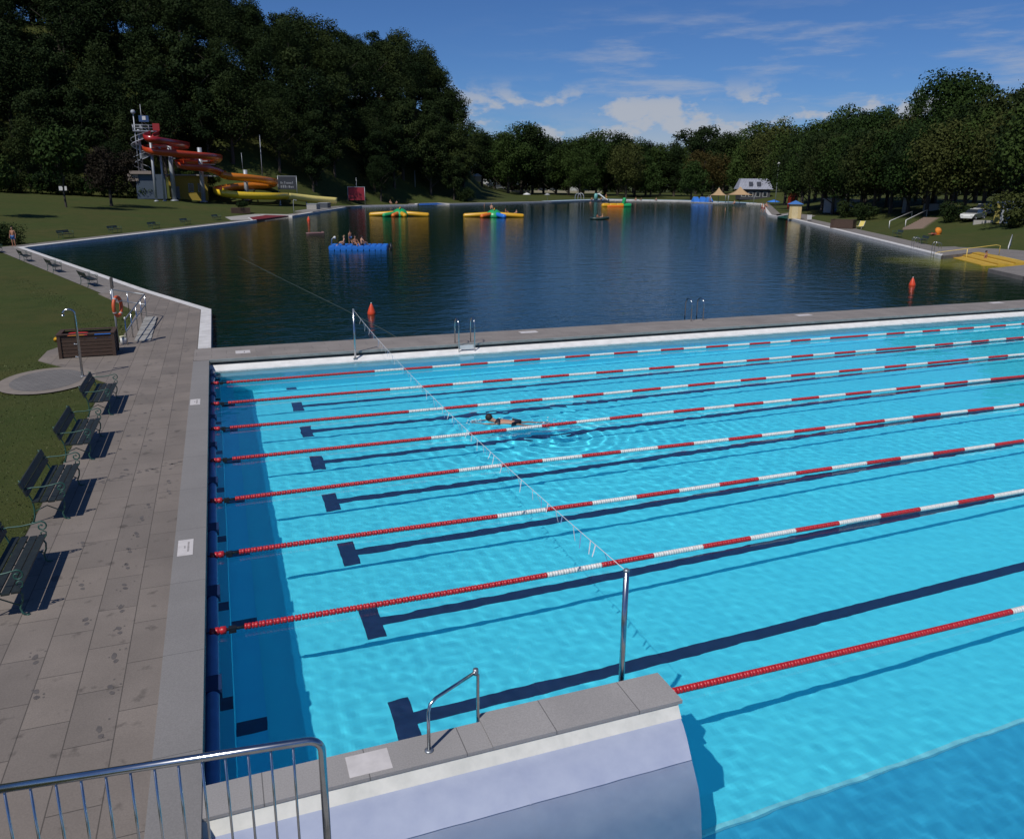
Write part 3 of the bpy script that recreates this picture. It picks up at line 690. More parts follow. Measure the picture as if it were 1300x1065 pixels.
mb = MB(); mb.lathe([(.05, -.12), (.085, -.05), (.095, .0)], 12, (0, 0, 0), R=Matrix.Rotation(math.radians(70), 3, 'X')); mb.tube([(0, 0, -.09), (.08, .0, .0)], .02, 6); mb.obj('housing', M_black, t)
mb = MB(); mb.lathe([(.05, 0), (.085, .006)], 12, (0, 0, 0), R=Matrix.Rotation(math.radians(70), 3, 'X')); mb.obj('lens', M_yel, t)

t = thing('life_ring_post', (-3.72, 31.85, .304), 'tall grey post with a small board carrying an orange life ring', 'post')
mb = MB(); mb.tube([(0, 0, 0), (0, 0, 2.5)], .032, 10); mb.obj('pole', M_galv, t)
mb = MB(); mb.box((-.03, -.13, 2.12), (.05, .13, 2.5)); mb.obj('board', flat('dull_brown_board', (.10, .085, .075)), t)
t = thing('life_ring', (-3.60, 31.80, 1.76), 'orange life ring hanging on the tall grey post', 'life ring')
mb = MB(); R = Matrix.Rotation(math.radians(-20), 3, 'Z')
mb.tube([R @ Vector((0, .29*math.cos(a), .34*math.sin(a))) for a in [2*math.pi*k/28 for k in range(28)]], .062, 10, closed=True); mb.obj('ring', flat('orange_ring', (.62, .10, .03), .5), t)
for a in (.6, 2.2, 3.7, 5.3):
    mb = MB(); c = R @ Vector((0, .29*math.cos(a), .34*math.sin(a))); d = R @ Vector((0, -.29*math.sin(a), .34*math.cos(a))).normalized(); mb.tube([c-d*.03, c+d*.03], .066, 10); mb.obj('band', flat('dull_white_band', (.5, .46, .44)), t)
t = thing('bucket', (-3.56, 32.1, .304), 'small white bucket with a lid at the foot of the railing', 'bucket')
mb = MB(); mb.lathe([(.11, 0), (.125, .27)], 16); mb.obj('body', M_whitef, t); mb = MB(); mb.lathe([(.135, .27), (.135, .30), (.05, .31)], 16); mb.obj('lid', flat('cream_lid', (.62, .58, .38)), t)
# railing of the steps
t = thing('step_railing', (-3.40, 31.7, .304), 'dark topped steel railing beside the low stone steps', 'railing')
A, B, Cc = Vector((-.02, .2, 0)), Vector((.22, 6.2, .12)), Vector((-1.35, 8.4, .12))
for z in (.95, .50):
    mb = MB(); mb.tube([A+Vector((0, 0, z)), B+Vector((0, 0, z))], .024, 8); mb.obj('top_rail' if z > .9 else 'mid_rail', M_steeld, t)
    mb = MB(); mb.tube([B+Vector((0, 0, z)), Cc+Vector((0, 0, z))], .022, 8); mb.obj('top_rail' if z > .9 else 'mid_rail', M_steeld, t)
for s in (0, .25, .5, .75, 1):
    p = A.lerp(B, s); mb = MB(); mb.tube([(p.x, p.y, -.02), (p.x, p.y, p.z+.95)], .021, 8); mb.obj('railing_post', M_steel, t)
for s in (.5, 1):
    p = B.lerp(Cc, s); mb = MB(); mb.tube([(p.x, p.y, -.02), (p.x, p.y, p.z+.95)], .021, 8); mb.obj('railing_post', M_steel, t)
mb = MB(); mb.sphere((A.x, A.y, A.z+.99), .035, 10, 6, (1, 1, 1.6)); mb.obj('cap', M_whitef, t)
t = thing('stone_steps', (-3.30, 32.2, .304), 'low stone steps next to the dark topped railing', 'steps')
for k in range(5):
    mb = MB(); mb.box((.05, .35+1.1*k, .0), (.62-.02*k, 1.35+1.1*k, .03+.012*k)); mb.obj('tread', M_conc, t)

# ================================================================== buoys
def buoy(x, y, label, sc=1.0):
    t = thing('marker_buoy', (x, y, 0), label, 'buoy', group='orange marker buoys on the lake', sc=sc)
    mb = MB(); mb.lathe([(.04, -.22), (.15, -.15), (.19, -.04), (.20, .06), (.18, .13), (.12, .30), (.06, .45), (.03, .50)], 18); mb.obj('body', flat('signal_orange', (.68, .07, .02), .35), t)
    mb = MB(); mb.lathe([(.02, .50), (.03, .52), (.02, .56)], 8); mb.obj('tip', M_whitef, t); return t
buoy(6.75, 38.0, 'pointed orange buoy close to the dividing deck on the left')
buoy(41.7, 38.8, 'pointed orange buoy near the right end of the lake')
buoy(13.9, 131.5, 'tiny orange buoy off the slide landing on the far left', 1.3)
mb = MB(); g = random.Random(4)
pts = [(1.5, 71.0, -.005), (2.7, 62, .004), (3.9, 53, -.004), (5.0, 45, .004), (5.7, 40.0, -.004), (6.5, 33.5, .002), (6.7, 30.4, .05)]
mb.tube(pts, .011, 6); tag(mb.obj('floating_line', flat('grey_line', (.07, .09, .075))), 'thin grey line floating just under the dark water of the lake', 'rope')

# ================================================================== TREES
def leaf_mat(name, c1, c2):
    m = PM(name, c1, .75, c2, .55, objrand=.34, detail=3, contrast=(.38, .62), spec=.08); return m
L_dark = leaf_mat('dark_forest_leaves', (.020, .033, .009), (.013, .024, .007))
L_for = leaf_mat('forest_leaves', (.026, .040, .010), (.017, .028, .008))
L_mid = leaf_mat('green_leaves', (.032, .055, .012), (.022, .040, .009))
L_light = leaf_mat('light_green_leaves', (.046, .074, .017), (.034, .056, .013))
L_brown = leaf_mat('copper_leaves', (.066, .046, .014), (.044, .040, .012))
L_olive = leaf_mat('olive_leaves', (.040, .050, .013), (.029, .038, .010))
L_purple = leaf_mat('purple_leaves', (.028, .020, .014), (.020, .016, .012))
M_bark = PM('bark', (.060, .048, .036), .9, (.04, .032, .026), 6, bump=.6)

def crown_mesh(name, seed, H, R, base, mat, npuff=46, leaf=.42, nleaf=5200, shape='round', flat_=1.0, gap=0.0):
    g = np.random.default_rng(seed); C_ = []; RR = []
    cz, hz = (H+base)/2, (H-base)/2
    for i in range(npuff):
        d = g.normal(size=3); d /= np.linalg.norm(d); rad = g.random()**.38
        p = d*rad
        t = (p[2]+1)/2
        wv = 1.0
        if shape == 'cone': wv = 1.15*(1-t*.85)
        elif shape == 'tall': wv = .95-.25*abs(t-.45)
        elif shape == 'wide': wv = 1.1-.35*t
        wob = 1+.22*math.sin(3*math.atan2(p[1], p[0])+seed)
        C_.append((p[0]*R*wv*wob*.82, p[1]*R*wv*wob*.82, cz+p[2]*hz*.86)); RR.append(R*g.uniform(.20, .40)*(1-.35*t if shape == 'cone' else 1))
    C_ = np.array(C_); RR = np.array(RR); pr = RR**2/np.sum(RR**2); pi = g.choice(npuff, nleaf, p=pr)
    n = g.normal(size=(nleaf, 3)); n[:, 2] += .25; n /= np.linalg.norm(n, axis=1)[:, None]
    P = C_[pi]+n*(RR[pi]*g.uniform(.50, 1.18, nleaf))[:, None]*np.array([1, 1, .78*flat_])
    nn = n+g.normal(size=(nleaf, 3))*.55; nn /= np.linalg.norm(nn, axis=1)[:, None]
    a = np.cross(nn, g.normal(size=(nleaf, 3))); a /= np.linalg.norm(a, axis=1)[:, None]; b = np.cross(nn, a)
    s = leaf*g.uniform(.40, 1.35, nleaf)[:, None]
    co = np.stack([P-a*s*.5, P-b*s*.36+a*s*.05, P+a*s*.55, P+b*s*.40], 1).reshape(-1, 3)
    return raw_mesh(name, co, np.arange(nleaf*4).reshape(-1, 4), mat, False)
def trunk_mesh(seed, H, base, r, R):
    g = random.Random(seed); mb = MB(); bend = [(g.uniform(-.3, .3)*k, g.uniform(-.3, .3)*k) for k in range(5)]
    pts = [(bend[k][0]*.3, bend[k][1]*.3, H*.72*k/4) for k in range(5)]
    mb.tube([(0, 0, -.6)]+pts, [r*1.35, r*1.15, r*.9, r*.7, r*.45, r*.2], 8)
    for k in range(7):
        z = base*.8+(H*.6-base*.8)*k/7; a = g.uniform(0, 6.28); l = R*g.uniform(.45, .8)
        mb.tube([(0, 0, z), (math.cos(a)*l*.5, math.sin(a)*l*.5, z+l*.35), (math.cos(a)*l, math.sin(a)*l, z+l*.75)], [r*.42, r*.25, r*.08], 6)
    return mb.mesh('trunk', M_bark)
PROTO = {}
def proto(key, seed, H, R, base, mat, **k):
    r = k.pop('r', .028*H*.55+.08); PROTO[key] = (trunk_mesh(seed, H, base, r, R), crown_mesh('crown', seed, H, R, base, mat, **k), H)
for i in range(8): proto('hill%d' % i, 11+i, 20, 5.2+.35*i, 3.2, [L_dark, L_dark, L_dark, L_for, L_dark, L_for, L_dark, L_dark][i], npuff=[60, 44, 80, 60, 95, 60, 36, 70][i], leaf=[.44, .40, .36, .44, .34, .40, .48, .38][i], nleaf=11500, shape=['round', 'tall', 'wide', 'round', 'tall', 'wide', 'cone', 'round'][i])
proto('mid0', 31, 18, 6.8, .8, L_mid, npuff=70, leaf=.46, nleaf=11000); proto('mid1', 32, 20, 6.4, .8, L_mid, npuff=70, leaf=.46, nleaf=11000, shape='wide')
proto('mid2', 33, 19, 6.2, .6, L_dark, npuff=60, leaf=.46, nleaf=10000, shape='tall'); proto('olive', 34, 17, 6.8, 1.2, L_olive, npuff=70, leaf=.44, nleaf=11000)
proto('brown', 35, 17, 7.8, 1.6, L_brown, npuff=70, leaf=.44, nleaf=11000); proto('light', 36, 11, 4.9, 1.0, L_light, npuff=60, leaf=.42, nleaf=7000, shape='wide')
proto('airy', 37, 27, 8.0, 13, L_dark, npuff=30, leaf=.6, nleaf=5200)
proto('near0', 41, 17, 7.2, 2.6, L_mid, npuff=85, leaf=.40, nleaf=15000, shape='wide'); proto('near1', 42, 18, 6.8, 2.4, L_dark, npuff=80, leaf=.40, nleaf=15000)
proto('near2', 43, 16, 7.4, 2.6, L_olive, npuff=85, leaf=.40, nleaf=15000, shape='wide'); proto('neara', 44, 22, 6.6, 6, L_mid, npuff=44, leaf=.42, nleaf=8500)
proto('conif', 45, 24, 5.0, 2, L_dark, npuff=60, leaf=.42, nleaf=9000, shape='cone')
proto('young', 46, 7.5, 2.7, 2.0, L_mid, npuff=30, leaf=.32, nleaf=3000, r=.10); proto('maple', 47, 9.5, 4.6, 2.2, L_purple, npuff=40, leaf=.34, nleaf=5200, r=.22)
def shrub_mesh(seed, H, R, mat, n=2600, leaf=.3): return crown_mesh('foliage', seed, H, R, -.3, mat, npuff=26, leaf=leaf, nleaf=n)
def polar(px, D):
    v = cr*((px-650)/f_px)+cu*(250/f_px)+fw; a = math.atan2(v.x, v.y); return (D*math.sin(a), D*math.cos(a))
def tree(name, key, x, y, label, cat='tree', group=None, H=None, dz=0, wid=1.0):
    tm, cm, H0 = PROTO[key]; s = (H or H0)/H0
    t = thing(name, (x, y, terrain(x, y)+dz), label, cat, rnd.uniform(0, 6.28), group); t.scale = (s*wid, s*wid, s)
    link(bpy.data.objects.new('trunk', tm), t); link(bpy.data.objects.new('crown', cm), t); return t
# wooded hillside on the left
G_h = 'trees of the dark wooded hillside'; LH = 'dark leafy tree among many on the wooded hillside behind the slide meadow'
azd = lambda x, y: math.degrees(math.atan2(x, y))
for row, (dD, hs) in enumerate([(2, .62), (7, .85), (14, .95), (22, 1), (31, 1), (40, 1), (50, 1.05), (60, 1.1), (70, 1.1), (82, 1.1)]):
    n_ = 0
    a = -27+(row % 2)*1.0
    while a < 17.4:
        foot = 174+ss(2, 18, a)*62+4; D = foot+dD+rnd.uniform(-2.5, 2.5); aa = a+rnd.uniform(-.5, .5)
        x, y = D*math.sin(math.radians(aa)), D*math.cos(math.radians(aa))
        if dist(x, y) > 9 and not (2 < x < 34 and y < 193) and not (-14 < x <= 2 and y < 186) and not (aa > 16 and dD > 30):
            tree('forest_tree', 'hill%d' % rnd.randrange(8), x, y, LH, group=G_h, H=20*hs*rnd.uniform(.84, 1.10)*(1 if aa < 12 else 1.08), dz=-.4)
        a += (2.25 if row < 3 else 2.6)*190/D*1.0
# shrubs at the foot of the hillside
G_s = 'shrubs at the foot of the hillside'; SH = [shrub_mesh(60+i, 4.2, 2.7, [L_mid, L_dark, L_olive][i]) for i in range(3)]
for i, px in enumerate(list(range(-20, 180, 22))+list(range(385, 600, 17))):
    D = (172 if px < 200 else 182)+ss(2, 18, -12+px*.045)*62+rnd.uniform(-1, 2); x, y = polar(px, D)
    if dist(x, y) < 8 or (x > 5 and y < 194): continue
    o = bpy.data.objects.new('shrub', SH[i % 3]); link(o); o.location = (x, y, terrain(x, y)-.1); o.rotation_euler.z = rnd.uniform(0, 6); o.scale = (rnd.uniform(.8, 1.2),)*3
    tag(o, 'leafy shrub in the row along the foot of the wooded hillside', 'shrub', G_s)
# lawn trees on the left
x, y = -16.0, 149.1; tree('maple_tree', 'maple', x, y, 'small dark purple leaved tree standing alone on the left lawn beside the slide tower')
x, y = -21.0, 138.; tree('young_tree', 'young', x, y, 'young green tree with a thin pale trunk on the left lawn', H=12.5, wid=.85)
x, y = polar(-8, 118); tree('lawn_tree', 'young', x, y, 'leafy tree cut by the left picture edge on the lawn', H=8)
for px, D, H in ((236, 181, 5.), (256, 179, 4.6), (270, 182, 4.4)):
    x, y = polar(px, D); tree('small_round_tree', 'young', x, y, {236: 'small round dark tree in front of the yellow building, on its left', 256: 'small round dark tree in front of the yellow building, in the middle', 270: 'small round dark tree right of the yellow building'}[px], H=H, wid=1.3)
# trees beyond the far bank
G_f = 'dense row of trees beyond the far bank'; LFR = 'tall dark tree in the dense row beyond the far bank lawn'
for px, H, k in [(612, 20, 'mid2'), (628, 22, 'mid0'), (645, 25, 'mid1'), (662, 27, 'mid0'), (676, 26, 'mid2'), (690, 23, 'mid1'), (706, 21, 'mid2'), (722, 21, 'mid0'), (740, 22, 'mid2'), (757, 22, 'mid1'), (768, 24, 'mid0'), (784, 23, 'mid2'), (806, 21, 'mid1'), (820, 20, 'mid2'), (838, 19, 'mid0'), (856, 18, 'mid2'), (905, 20, 'mid1'), (918, 22, 'mid2'), (935, 20, 'mid0')]:
    x, y = polar(px, 345+rnd.uniform(-12, 25)); tree('row_tree', k, x, y, LFR, group=G_f, H=H*1.13)
for px in range(600, 1100, 17):
    x, y = polar(px, 415+rnd.uniform(-10, 30)); tree('row_tree', 'mid2' if px % 2 else 'mid1', x, y, LFR, group=G_f, H=rnd.uniform(24, 28) if px < 860 else rnd.uniform(26, 32), wid=1.15)
for px, D, H, k, lab, wd in [(736, 318, 19, 'mid0', 'broad dark green tree standing forward on the far lawn, left of the small slide', 1.0), (795, 318, 22, 'olive', 'olive green rounded tree on the far lawn behind the small white slide', .95),
    (826, 322, 13, 'light', 'smaller bright green tree on the far lawn, right of the olive one', 1.05), (892, 330, 19, 'brown', 'big rounded tree with coppery brown leaves on the far lawn', 1.0), (878, 298, 13.5, 'light', 'bright green round tree in front of the coppery brown tree', 1.05),
    (884, 368, 32, 'airy', 'tallest open crowned tree rising above the copper coloured tree', 1.05), (938, 330, 17, 'light', 'green tree behind the sand coloured sunshades', .9), (975, 300, 24, 'olive', 'olive brown tree behind the grey roofed house', 1.0), (958, 335, 27, 'mid0', 'big dark domed tree behind the sunshades and the house', 1.1), (996, 315, 27, 'mid1', 'big dark domed tree to the right of the grey roofed house', 1.1)]:
    x, y = polar(px, D); tree('lawn_tree', k, x, y, lab, H=H, wid=wd)
for i, px in enumerate(range(596, 1400, 21)):
    D = 452 if px < 1080 else 300-(px-1080)*.25
    x, y = polar(px, D); o = bpy.data.objects.new('thicket', SH[i % 2]); link(o); o.location = (x, y, terrain(x, y)-1); o.scale = (3.2, 3.2, 2.6+.8*(px > 1080)); o.rotation_euler.z = i
    tag(o, 'dense thicket closing the view under the far trees', 'thicket', 'thickets under the far trees')
# right bank woods
G_r = 'trees along the top of the right bank'; LR = 'dark leafy tree in the closed row along the top of the right bank'
ordn = 'first second third fourth fifth sixth seventh eighth ninth tenth eleventh twelfth thirteenth fourteenth fifteenth sixteenth'.split()
for i, (px, D, H, k) in enumerate([(1008, 205, 15, 'near1'), (1028, 190, 15.5, 'near0'), (1046, 182, 16.5, 'near1'), (1060, 172, 15.5, 'near2'), (1078, 165, 15.5, 'near0'), (1096, 160, 15.5, 'near1'), (1112, 152, 14.5, 'near2'), (1134, 150, 14.5, 'near0'), (1156, 142, 14, 'near1'), (1180, 137, 13.8, 'near0'), (1203, 133, 13.8, 'near2'), (1228, 134, 14.2, 'near1'), (1252, 131, 14.2, 'near0'), (1282, 126, 14.2, 'near2'), (1312, 118, 15, 'near1'), (1345, 112, 17, 'near0')]):
    x, y = polar(px, D); tree('bank_tree', k, x, y, ('%s tree from the left in the front row on the right bank' % ordn[i]) if px < 1300 else ('dark tree half outside the right picture edge' if px < 1330 else LR), group=G_r, H=H)
for px, D, H, k in [(1050, 200, 20.5, 'near0'), (1072, 192, 20.5, 'near1'), (1100, 186, 19, 'near0'), (1128, 176, 17.5, 'near1'), (1150, 170, 17, 'near2'), (1176, 165, 17.6, 'near1'), (1210, 160, 17.4, 'near0'), (1240, 155, 16.6, 'near1'), (1275, 150, 17.5, 'near2'), (1020, 235, 20, 'near1'), (998, 245, 20, 'near0'), (1036, 250, 23, 'near1'), (1075, 240, 24, 'near0'), (1325, 142, 20, 'near1')]:
    x, y = polar(px, D); tree('bank_tree', k, x, y, LR, group=G_r, H=H)
x, y = polar(1188, 168); tree('bank_tree', 'neara', x, y, 'open crowned tree whose ragged top stands clear of the right bank row', H=24.6, wid=1.05)
x, y = polar(1214, 162); tree('bank_tree', 'neara', x, y, 'second ragged topped tree on the right bank, right of the taller one', H=22.6, wid=.9)
x, y = polar(1165, 180); tree('bank_tree', 'neara', x, y, 'slim ragged tree top left of the open crowned one on the right bank', H=22.6, wid=.6)
x, y = polar(1118, 190); tree('bank_tree', 'neara', x, y, 'rounded tree top standing out above the middle of the right bank row', H=20.5, wid=.8)
x, y = polar(1308, 125); tree('bank_tree', 'conif', x, y, 'tall dark tree cut by the right picture edge', H=22.5, wid=1.15)
for px, D, H in ((1295, 108, 4.4), (1214, 122, 3.0), (1078, 152, 3.2), (1100, 142, 3.0)):
    x, y = polar(px, D); o = bpy.data.objects.new('shrub', SH[1 if px != 1295 else 2]); link(o); o.location = (x, y, terrain(x, y)-.2); o.scale = (H/4.2*1.1, H/4.2*1.1, H/4.2)
    tag(o, {1295: 'reddish green shrub at the right picture edge beside the pale container', 1214: 'dark shrub on the right bank left of the white car', 1078: 'low dark shrub on the right bank behind the box, on the left', 1100: 'low dark shrub on the right bank behind the reclining chair'}[px], 'shrub')
x, y = -18.8, 85.6; o = bpy.data.objects.new('hedge', crown_mesh('foliage', 77, 1.6, 2.6, -.2, L_dark, npuff=30, leaf=.16, nleaf=5000)); link(o); o.location = (x, y, .27); tag(o, 'low dark hedge at the left picture edge near the lake corner', 'hedge')
# tufts of grass near the walkway and the shower
def tufts():
    g = np.random.default_rng(9); n = 60000; X = g.uniform(-15, -3.5, n); Y = 10+g.random(n)**1.4*46
    P = np.array(walk); ok = np.ones(n, bool)
    def inpoly(P):
        c = np.zeros(n, bool); Q = np.roll(P, 1, 0)
        for (x1, y1), (x2, y2) in zip(P, Q):
            if y1 == y2: continue
            c ^= ((y1 > Y) != (y2 > Y)) & (X < (x2-x1)*(Y-y1)/(y2-y1)+x1)
        return c
    ok &= ~inpoly(P); ok &= ~inpoly(np.array(ov)); ok &= ~inpoly(np.array([(0, 30), (-3.3, 40.3), (-16, 76), (0, 76)]))
    lim = np.array([(-.53, 39.8), (-16.1, 81.2)]); ok &= (X < -4.0-(np.maximum(Y-40, 0))*.375-1.3*(Y > 39))|(Y < 39)
    X, Y = X[ok], Y[ok]; ne = 9000; X = np.concatenate([X, -3.53+g.normal(0, .022, ne)+.03*np.sin(np.linspace(0, 90, ne))*0]); Y = np.concatenate([Y, 9.5+g.random(ne)*16.4]); n = len(X); h = g.uniform(.015, .04, n)*(1+(Y > 30)*.5); a = g.uniform(0, 6.28, n); wd = g.uniform(.006, .02, n)*(1+(Y > 25)*1.2); lx, ly = g.normal(0, .02, n), g.normal(0, .02, n)
    b = np.stack([X, Y, np.full(n, .265)], 1); d = np.stack([np.cos(a)*wd, np.sin(a)*wd, 0*a], 1); t = b+np.stack([lx, ly, h], 1)
    co = np.stack([b-d, b+d, t], 1).reshape(-1, 3); return raw_mesh('grass', co, np.arange(n*3).reshape(-1, 3), PM('grass_blades', (.055, .078, .018), .8, (.080, .080, .024), .5), False)
tag(link(bpy.data.objects.new('grass', tufts())), 'short mown grass beside the walkway', 'grass', kind='stuff')

# ================================================================== WATER SLIDE
SLP = [(-9.4, 169.4, 14.2), (-10.3, 163.5, 13.2), (-8.8, 162.7, 12.7), (-6.1, 168.8, 12.5), (-4.4, 176.1, 12.4), (-6.1, 180.0, 12.2), (-9.7, 177.6, 12.0), (-11.1, 170.4, 11.5), (-9.7, 165.2, 10.9), (-5.8, 166.1, 10.6), (-0.7, 169.5, 10.3), (1.5, 175.8, 10.1), (0.4, 182.2, 9.7), (-3.4, 179.9, 9.5), (-5.7, 173.3, 9.0), (-4.7, 169.0, 8.4), (-1.5, 170.1, 8.1), (0.5, 173.4, 7.7), (1.8, 175.2, 7.1), (2.8, 174.8, 6.6), (6.2, 175.7, 6.3), (10.2, 178.8, 5.8), (12.4, 183.7, 5.3), (11.6, 186.8, 4.8), (7.9, 186., 4.6), (3.9, 183.4, 4.3), (1.0, 178.8, 3.7), (2.0, 174.4, 3.2), (5.9, 174.2, 2.8), (11.5, 176.6, 2.6), (14.6, 180.9, 2.5), (17.8, 183.2, 2.2), (21.4, 184.7, 1.8), (25.8, 186.3, 1.45)]
def catmull(P, n):
    P = [Vector(p) for p in P]; out = []
    for i in range(len(P)-1):
        a, b, c, d = P[max(i-1, 0)], P[i], P[i+1], P[min(i+2, len(P)-1)]
        for k in range(n):
            t = k/n; out.append(.5*((2*b)+(c-a)*t+(2*a-5*b+4*c-d)*t*t+(3*b-a-3*c+d)*t**3))
    return out+[P[-1]]
t = thing('water_slide', (-9.4, 169.4, terrain(-9.4, 169.4)), 'winding open water slide running from red through orange to yellow on the left lawn', 'water slide')
org = Vector(t.location)
SC = [flat('slide_red', (.36, .018, .014), .3, coat=.5), flat('slide_orange_red', (.50, .055, .014), .3, coat=.5), flat('slide_orange', (.66, .20, .012), .3, coat=.5), flat('slide_yellow', (.82, .55, .03), .3, coat=.5), flat('slide_pale_yellow', (.85, .70, .22), .35, coat=.4)]
NS = 6
pts = catmull(SLP, NS); cut = [(0, 7*NS, 0), (7*NS, 18*NS, 1), (18*NS, 26*NS, 2), (26*NS, 30*NS, 3), (30*NS, 33*NS, 4)]
def trough(mb, P, r=.72, wall=.82, th=.09):
    prof = [(-r-.12, wall), (-r, wall+.02), (-r*.96, .2), (-r*.6, -.18), (0, -.3), (r*.6, -.18), (r*.96, .2), (r, wall+.02), (r+.12, wall), (r+.10, .15), (r*.68, -.30), (0, -.42), (-r*.68, -.30), (-r-.10, .15)]
    m = len(prof); vs = []; fs = []
    for i, p in enumerate(P):
        d = (P[min(i+1, len(P)-1)]-P[max(i-1, 0)]).normalized(); x = d.cross(Vector((0, 0, 1))).normalized(); z = Vector((0, 0, 1))
        vs += [p+x*u+z*v for u, v in prof]
    for i in range(len(P)-1):
        for j in range(m): fs.append((i*m+j, i*m+(j+1) % m, (i+1)*m+(j+1) % m, (i+1)*m+j))
    fs += [tuple(range(m)), tuple(range((len(P)-1)*m, len(P)*m))]
    mb.add(vs, fs, True)
for a, b, c in cut:
    mb = MB(); trough(mb, [p-org for p in pts[a:b+1]], .72 if c < 2 else .85, .82 if c < 2 else 1.0); mb.obj('chute', SC[c], t)
# pillars and brackets
def pillar(px_, py_, ztop, r, arms=()):
    z0 = terrain(px_, py_); mb = MB(); o = Vector((px_, py_, z0))-org
    mb.tube([o+Vector((0, 0, -.3)), o+Vector((0, 0, ztop-z0))], r, 12); mb.lathe([(r*1.9, 0), (r*1.9, .08), (r*1.1, .2)], 12, o); mb.obj('pillar', M_galv, t)
    for (ax, ay, azz) in arms:
        mb = MB(); mb.bar(Vector((px_, py_, azz))-org, Vector((ax, ay, azz))-org, .18, .22); mb.obj('bracket', M_galv, t)
pillar(-7.2, 171.5, 13.6, .42, [(-9.8, 164.5, 12.1), (-5.4, 178.5, 11.6), (-10.3, 171.5, 10.8), (-6.2, 167.2, 10.0)])
pillar(-1.9, 174.6, 12.3, .42, [(-4.6, 176.5, 8.9), (-.2, 170.2, 9.7), (.8, 180.4, 9.2), (-2.2, 170.6, 7.5), (1.2, 175.2, 6.9)])
pillar(6.6, 179.4, 8.2, .42, [(6.2, 176.2, 5.8), (8.4, 185.4, 4.1), (6.0, 174.8, 2.3)])
pillar(-10.2, 167.2, 13.0, .24); pillar(-8.8, 168.6, 12.2, .20); pillar(13.2, 179.0, 2.4, .15); pillar(19.2, 184.0, 1.9, .15)
mb = MB(); mb.tube([Vector((6.2, 179.6, 7.9))-org, Vector((6.1, 179.6, 11.6))-org], .04, 5); mb.obj('mast', M_galv, t)
# stair tower
x, y = -12.4, 172.; z = terrain(x, y)
t = thing('slide_tower', (x, y, z), 'slim grey stair tower with winding steps at the top of the red slide', 'tower')
tw = MB(); tw.box((-1.3, -1.2, 0), (3.9, 1.2, 4.6)); tw.obj('base_hall', flat('blue_grey_cladding', (.07, .095, .13), .6), t)
mb = MB(); mb.tube([(0, 0, 4.5), (0, 0, 12.8)], .22, 10); mb.obj('spindle', M_galv, t)
for k in range(34):
    a = k*.42; z_ = 4.6+k*.235; mb = MB(); mb.box((0, -.22, -.03), (1.5, .22, .03), Matrix.Rotation(a, 3, 'Z'), (0, 0, z_)); mb.obj('step', M_galv, t)
mb = MB(); mb.tube([(1.5*math.cos(k*.21), 1.5*math.sin(k*.21), 5.6+k*.1175) for k in range(68)], .04, 6); mb.tube([(1.5*math.cos(k*.21), 1.5*math.sin(k*.21), 4.6+k*.1175) for k in range(68)], .07, 6); mb.obj('spiral_rail', flat('pale_grey_paint', (.42, .44, .5), .5), t)
mb = MB(); mb.box((-.9, -1.2, 12.4), (3.3, 1.1, 12.6)); mb.obj('platform', M_galv, t)
for (a, b) in (((-.9, -1.2), (3.3, -1.2)), ((-.9, 1.1), (3.3, 1.1)), ((-.9, -1.2), (-.9, 1.1))):
    mb = MB()
    for hz_ in (.5, 1.0): mb.tube([(a[0], a[1], 12.6+hz_), (b[0], b[1], 12.6+hz_)], .04, 6)
    for s in (0, .33, .66, 1): mb.tube([(a[0]+(b[0]-a[0])*s, a[1]+(b[1]-a[1])*s, 12.5), (a[0]+(b[0]-a[0])*s, a[1]+(b[1]-a[1])*s, 13.6)], .04, 6)
    mb.obj('guard_rail', M_galv, t)
mb = MB(); mb.tube([(-.6, 0, 4.5), (-.6, 0, 16.0)], .10, 8); mb.obj('lamp_mast', M_galv, t)
mb = MB(); mb.lathe([(.12, -.1), (.45, 0), (.38, .25), (.1, .35)], 12, (-.6, -.2, 15.9), R=Matrix.Rotation(math.radians(60), 3, 'X')); mb.obj('lamp_head', flat('lamp_grey', (.3, .32, .36), .3), t)
mb = MB(); mb.tube([(.7, .6, 12.5), (.7, .6, 17.4)], .05, 6); mb.obj('mast', M_galv, t)
mb = MB(); mb.box((.3, -.5, 14.2), (2.0, .5, 15.3)); mb.obj('start_cabin', flat('blue_cabin', (.04, .09, .22), .5), t)
mb = MB(); mb.box((.9, -.56, 14.5), (1.5, -.503, 15.2)); mb.obj('white_panel', M_whitef, t)
mb = MB(); mb.box((2.6, -1.3, 12.6), (3.8, .4, 13.9)); mb.obj('red_entry', SC[0], t)
mb = MB(); mb.box((-2.2, -1.8, 4.62), (1.6, 1.5, 5.2)); mb.box((-2.6, -1.4, 3.3), (-.8, .5, 4.62)); mb.obj('canopy', flat('sandy_canopy', (.30, .24, .20), .7), t)
# yellow building behind
x, y = -8.2, 176.5; z = terrain(x, y)
t = thing('pump_house', (x, y, z-.5), 'low yellow building with a flat roof behind the slide pillars', 'building', rz=-.05)
mb = MB(); mb.box((0, 0, 0), (7.2, 5, 4.9)); mb.obj('wall', flat('ochre_wall', (.34, .24, .03), .8), t)
mb = MB(); mb.box((-.3, -.4, 4.9), (7.5, 5.3, 5.15)); mb.obj('roof', M_conc, t)
for k in range(2):
    mb = MB(); mb.box((3.6+1.8*k, -.04, 1.7), (4.6+1.8*k, -.003, 3.4)); f = mb.obj('window', flat('grey_frame', (.3, .32, .33)), t)
    mb = MB(); mb.box((3.7+1.8*k, -.055, 1.8), (4.5+1.8*k, -.042, 3.3)); mb.obj('pane', flat('dark_glass', (.02, .025, .03), .1), f)
mb = MB(); mb.box((1.0, -.05, .4), (1.9, -.003, 2.8)); mb.obj('door', flat('grey_door', (.16, .17, .18), .5), t)
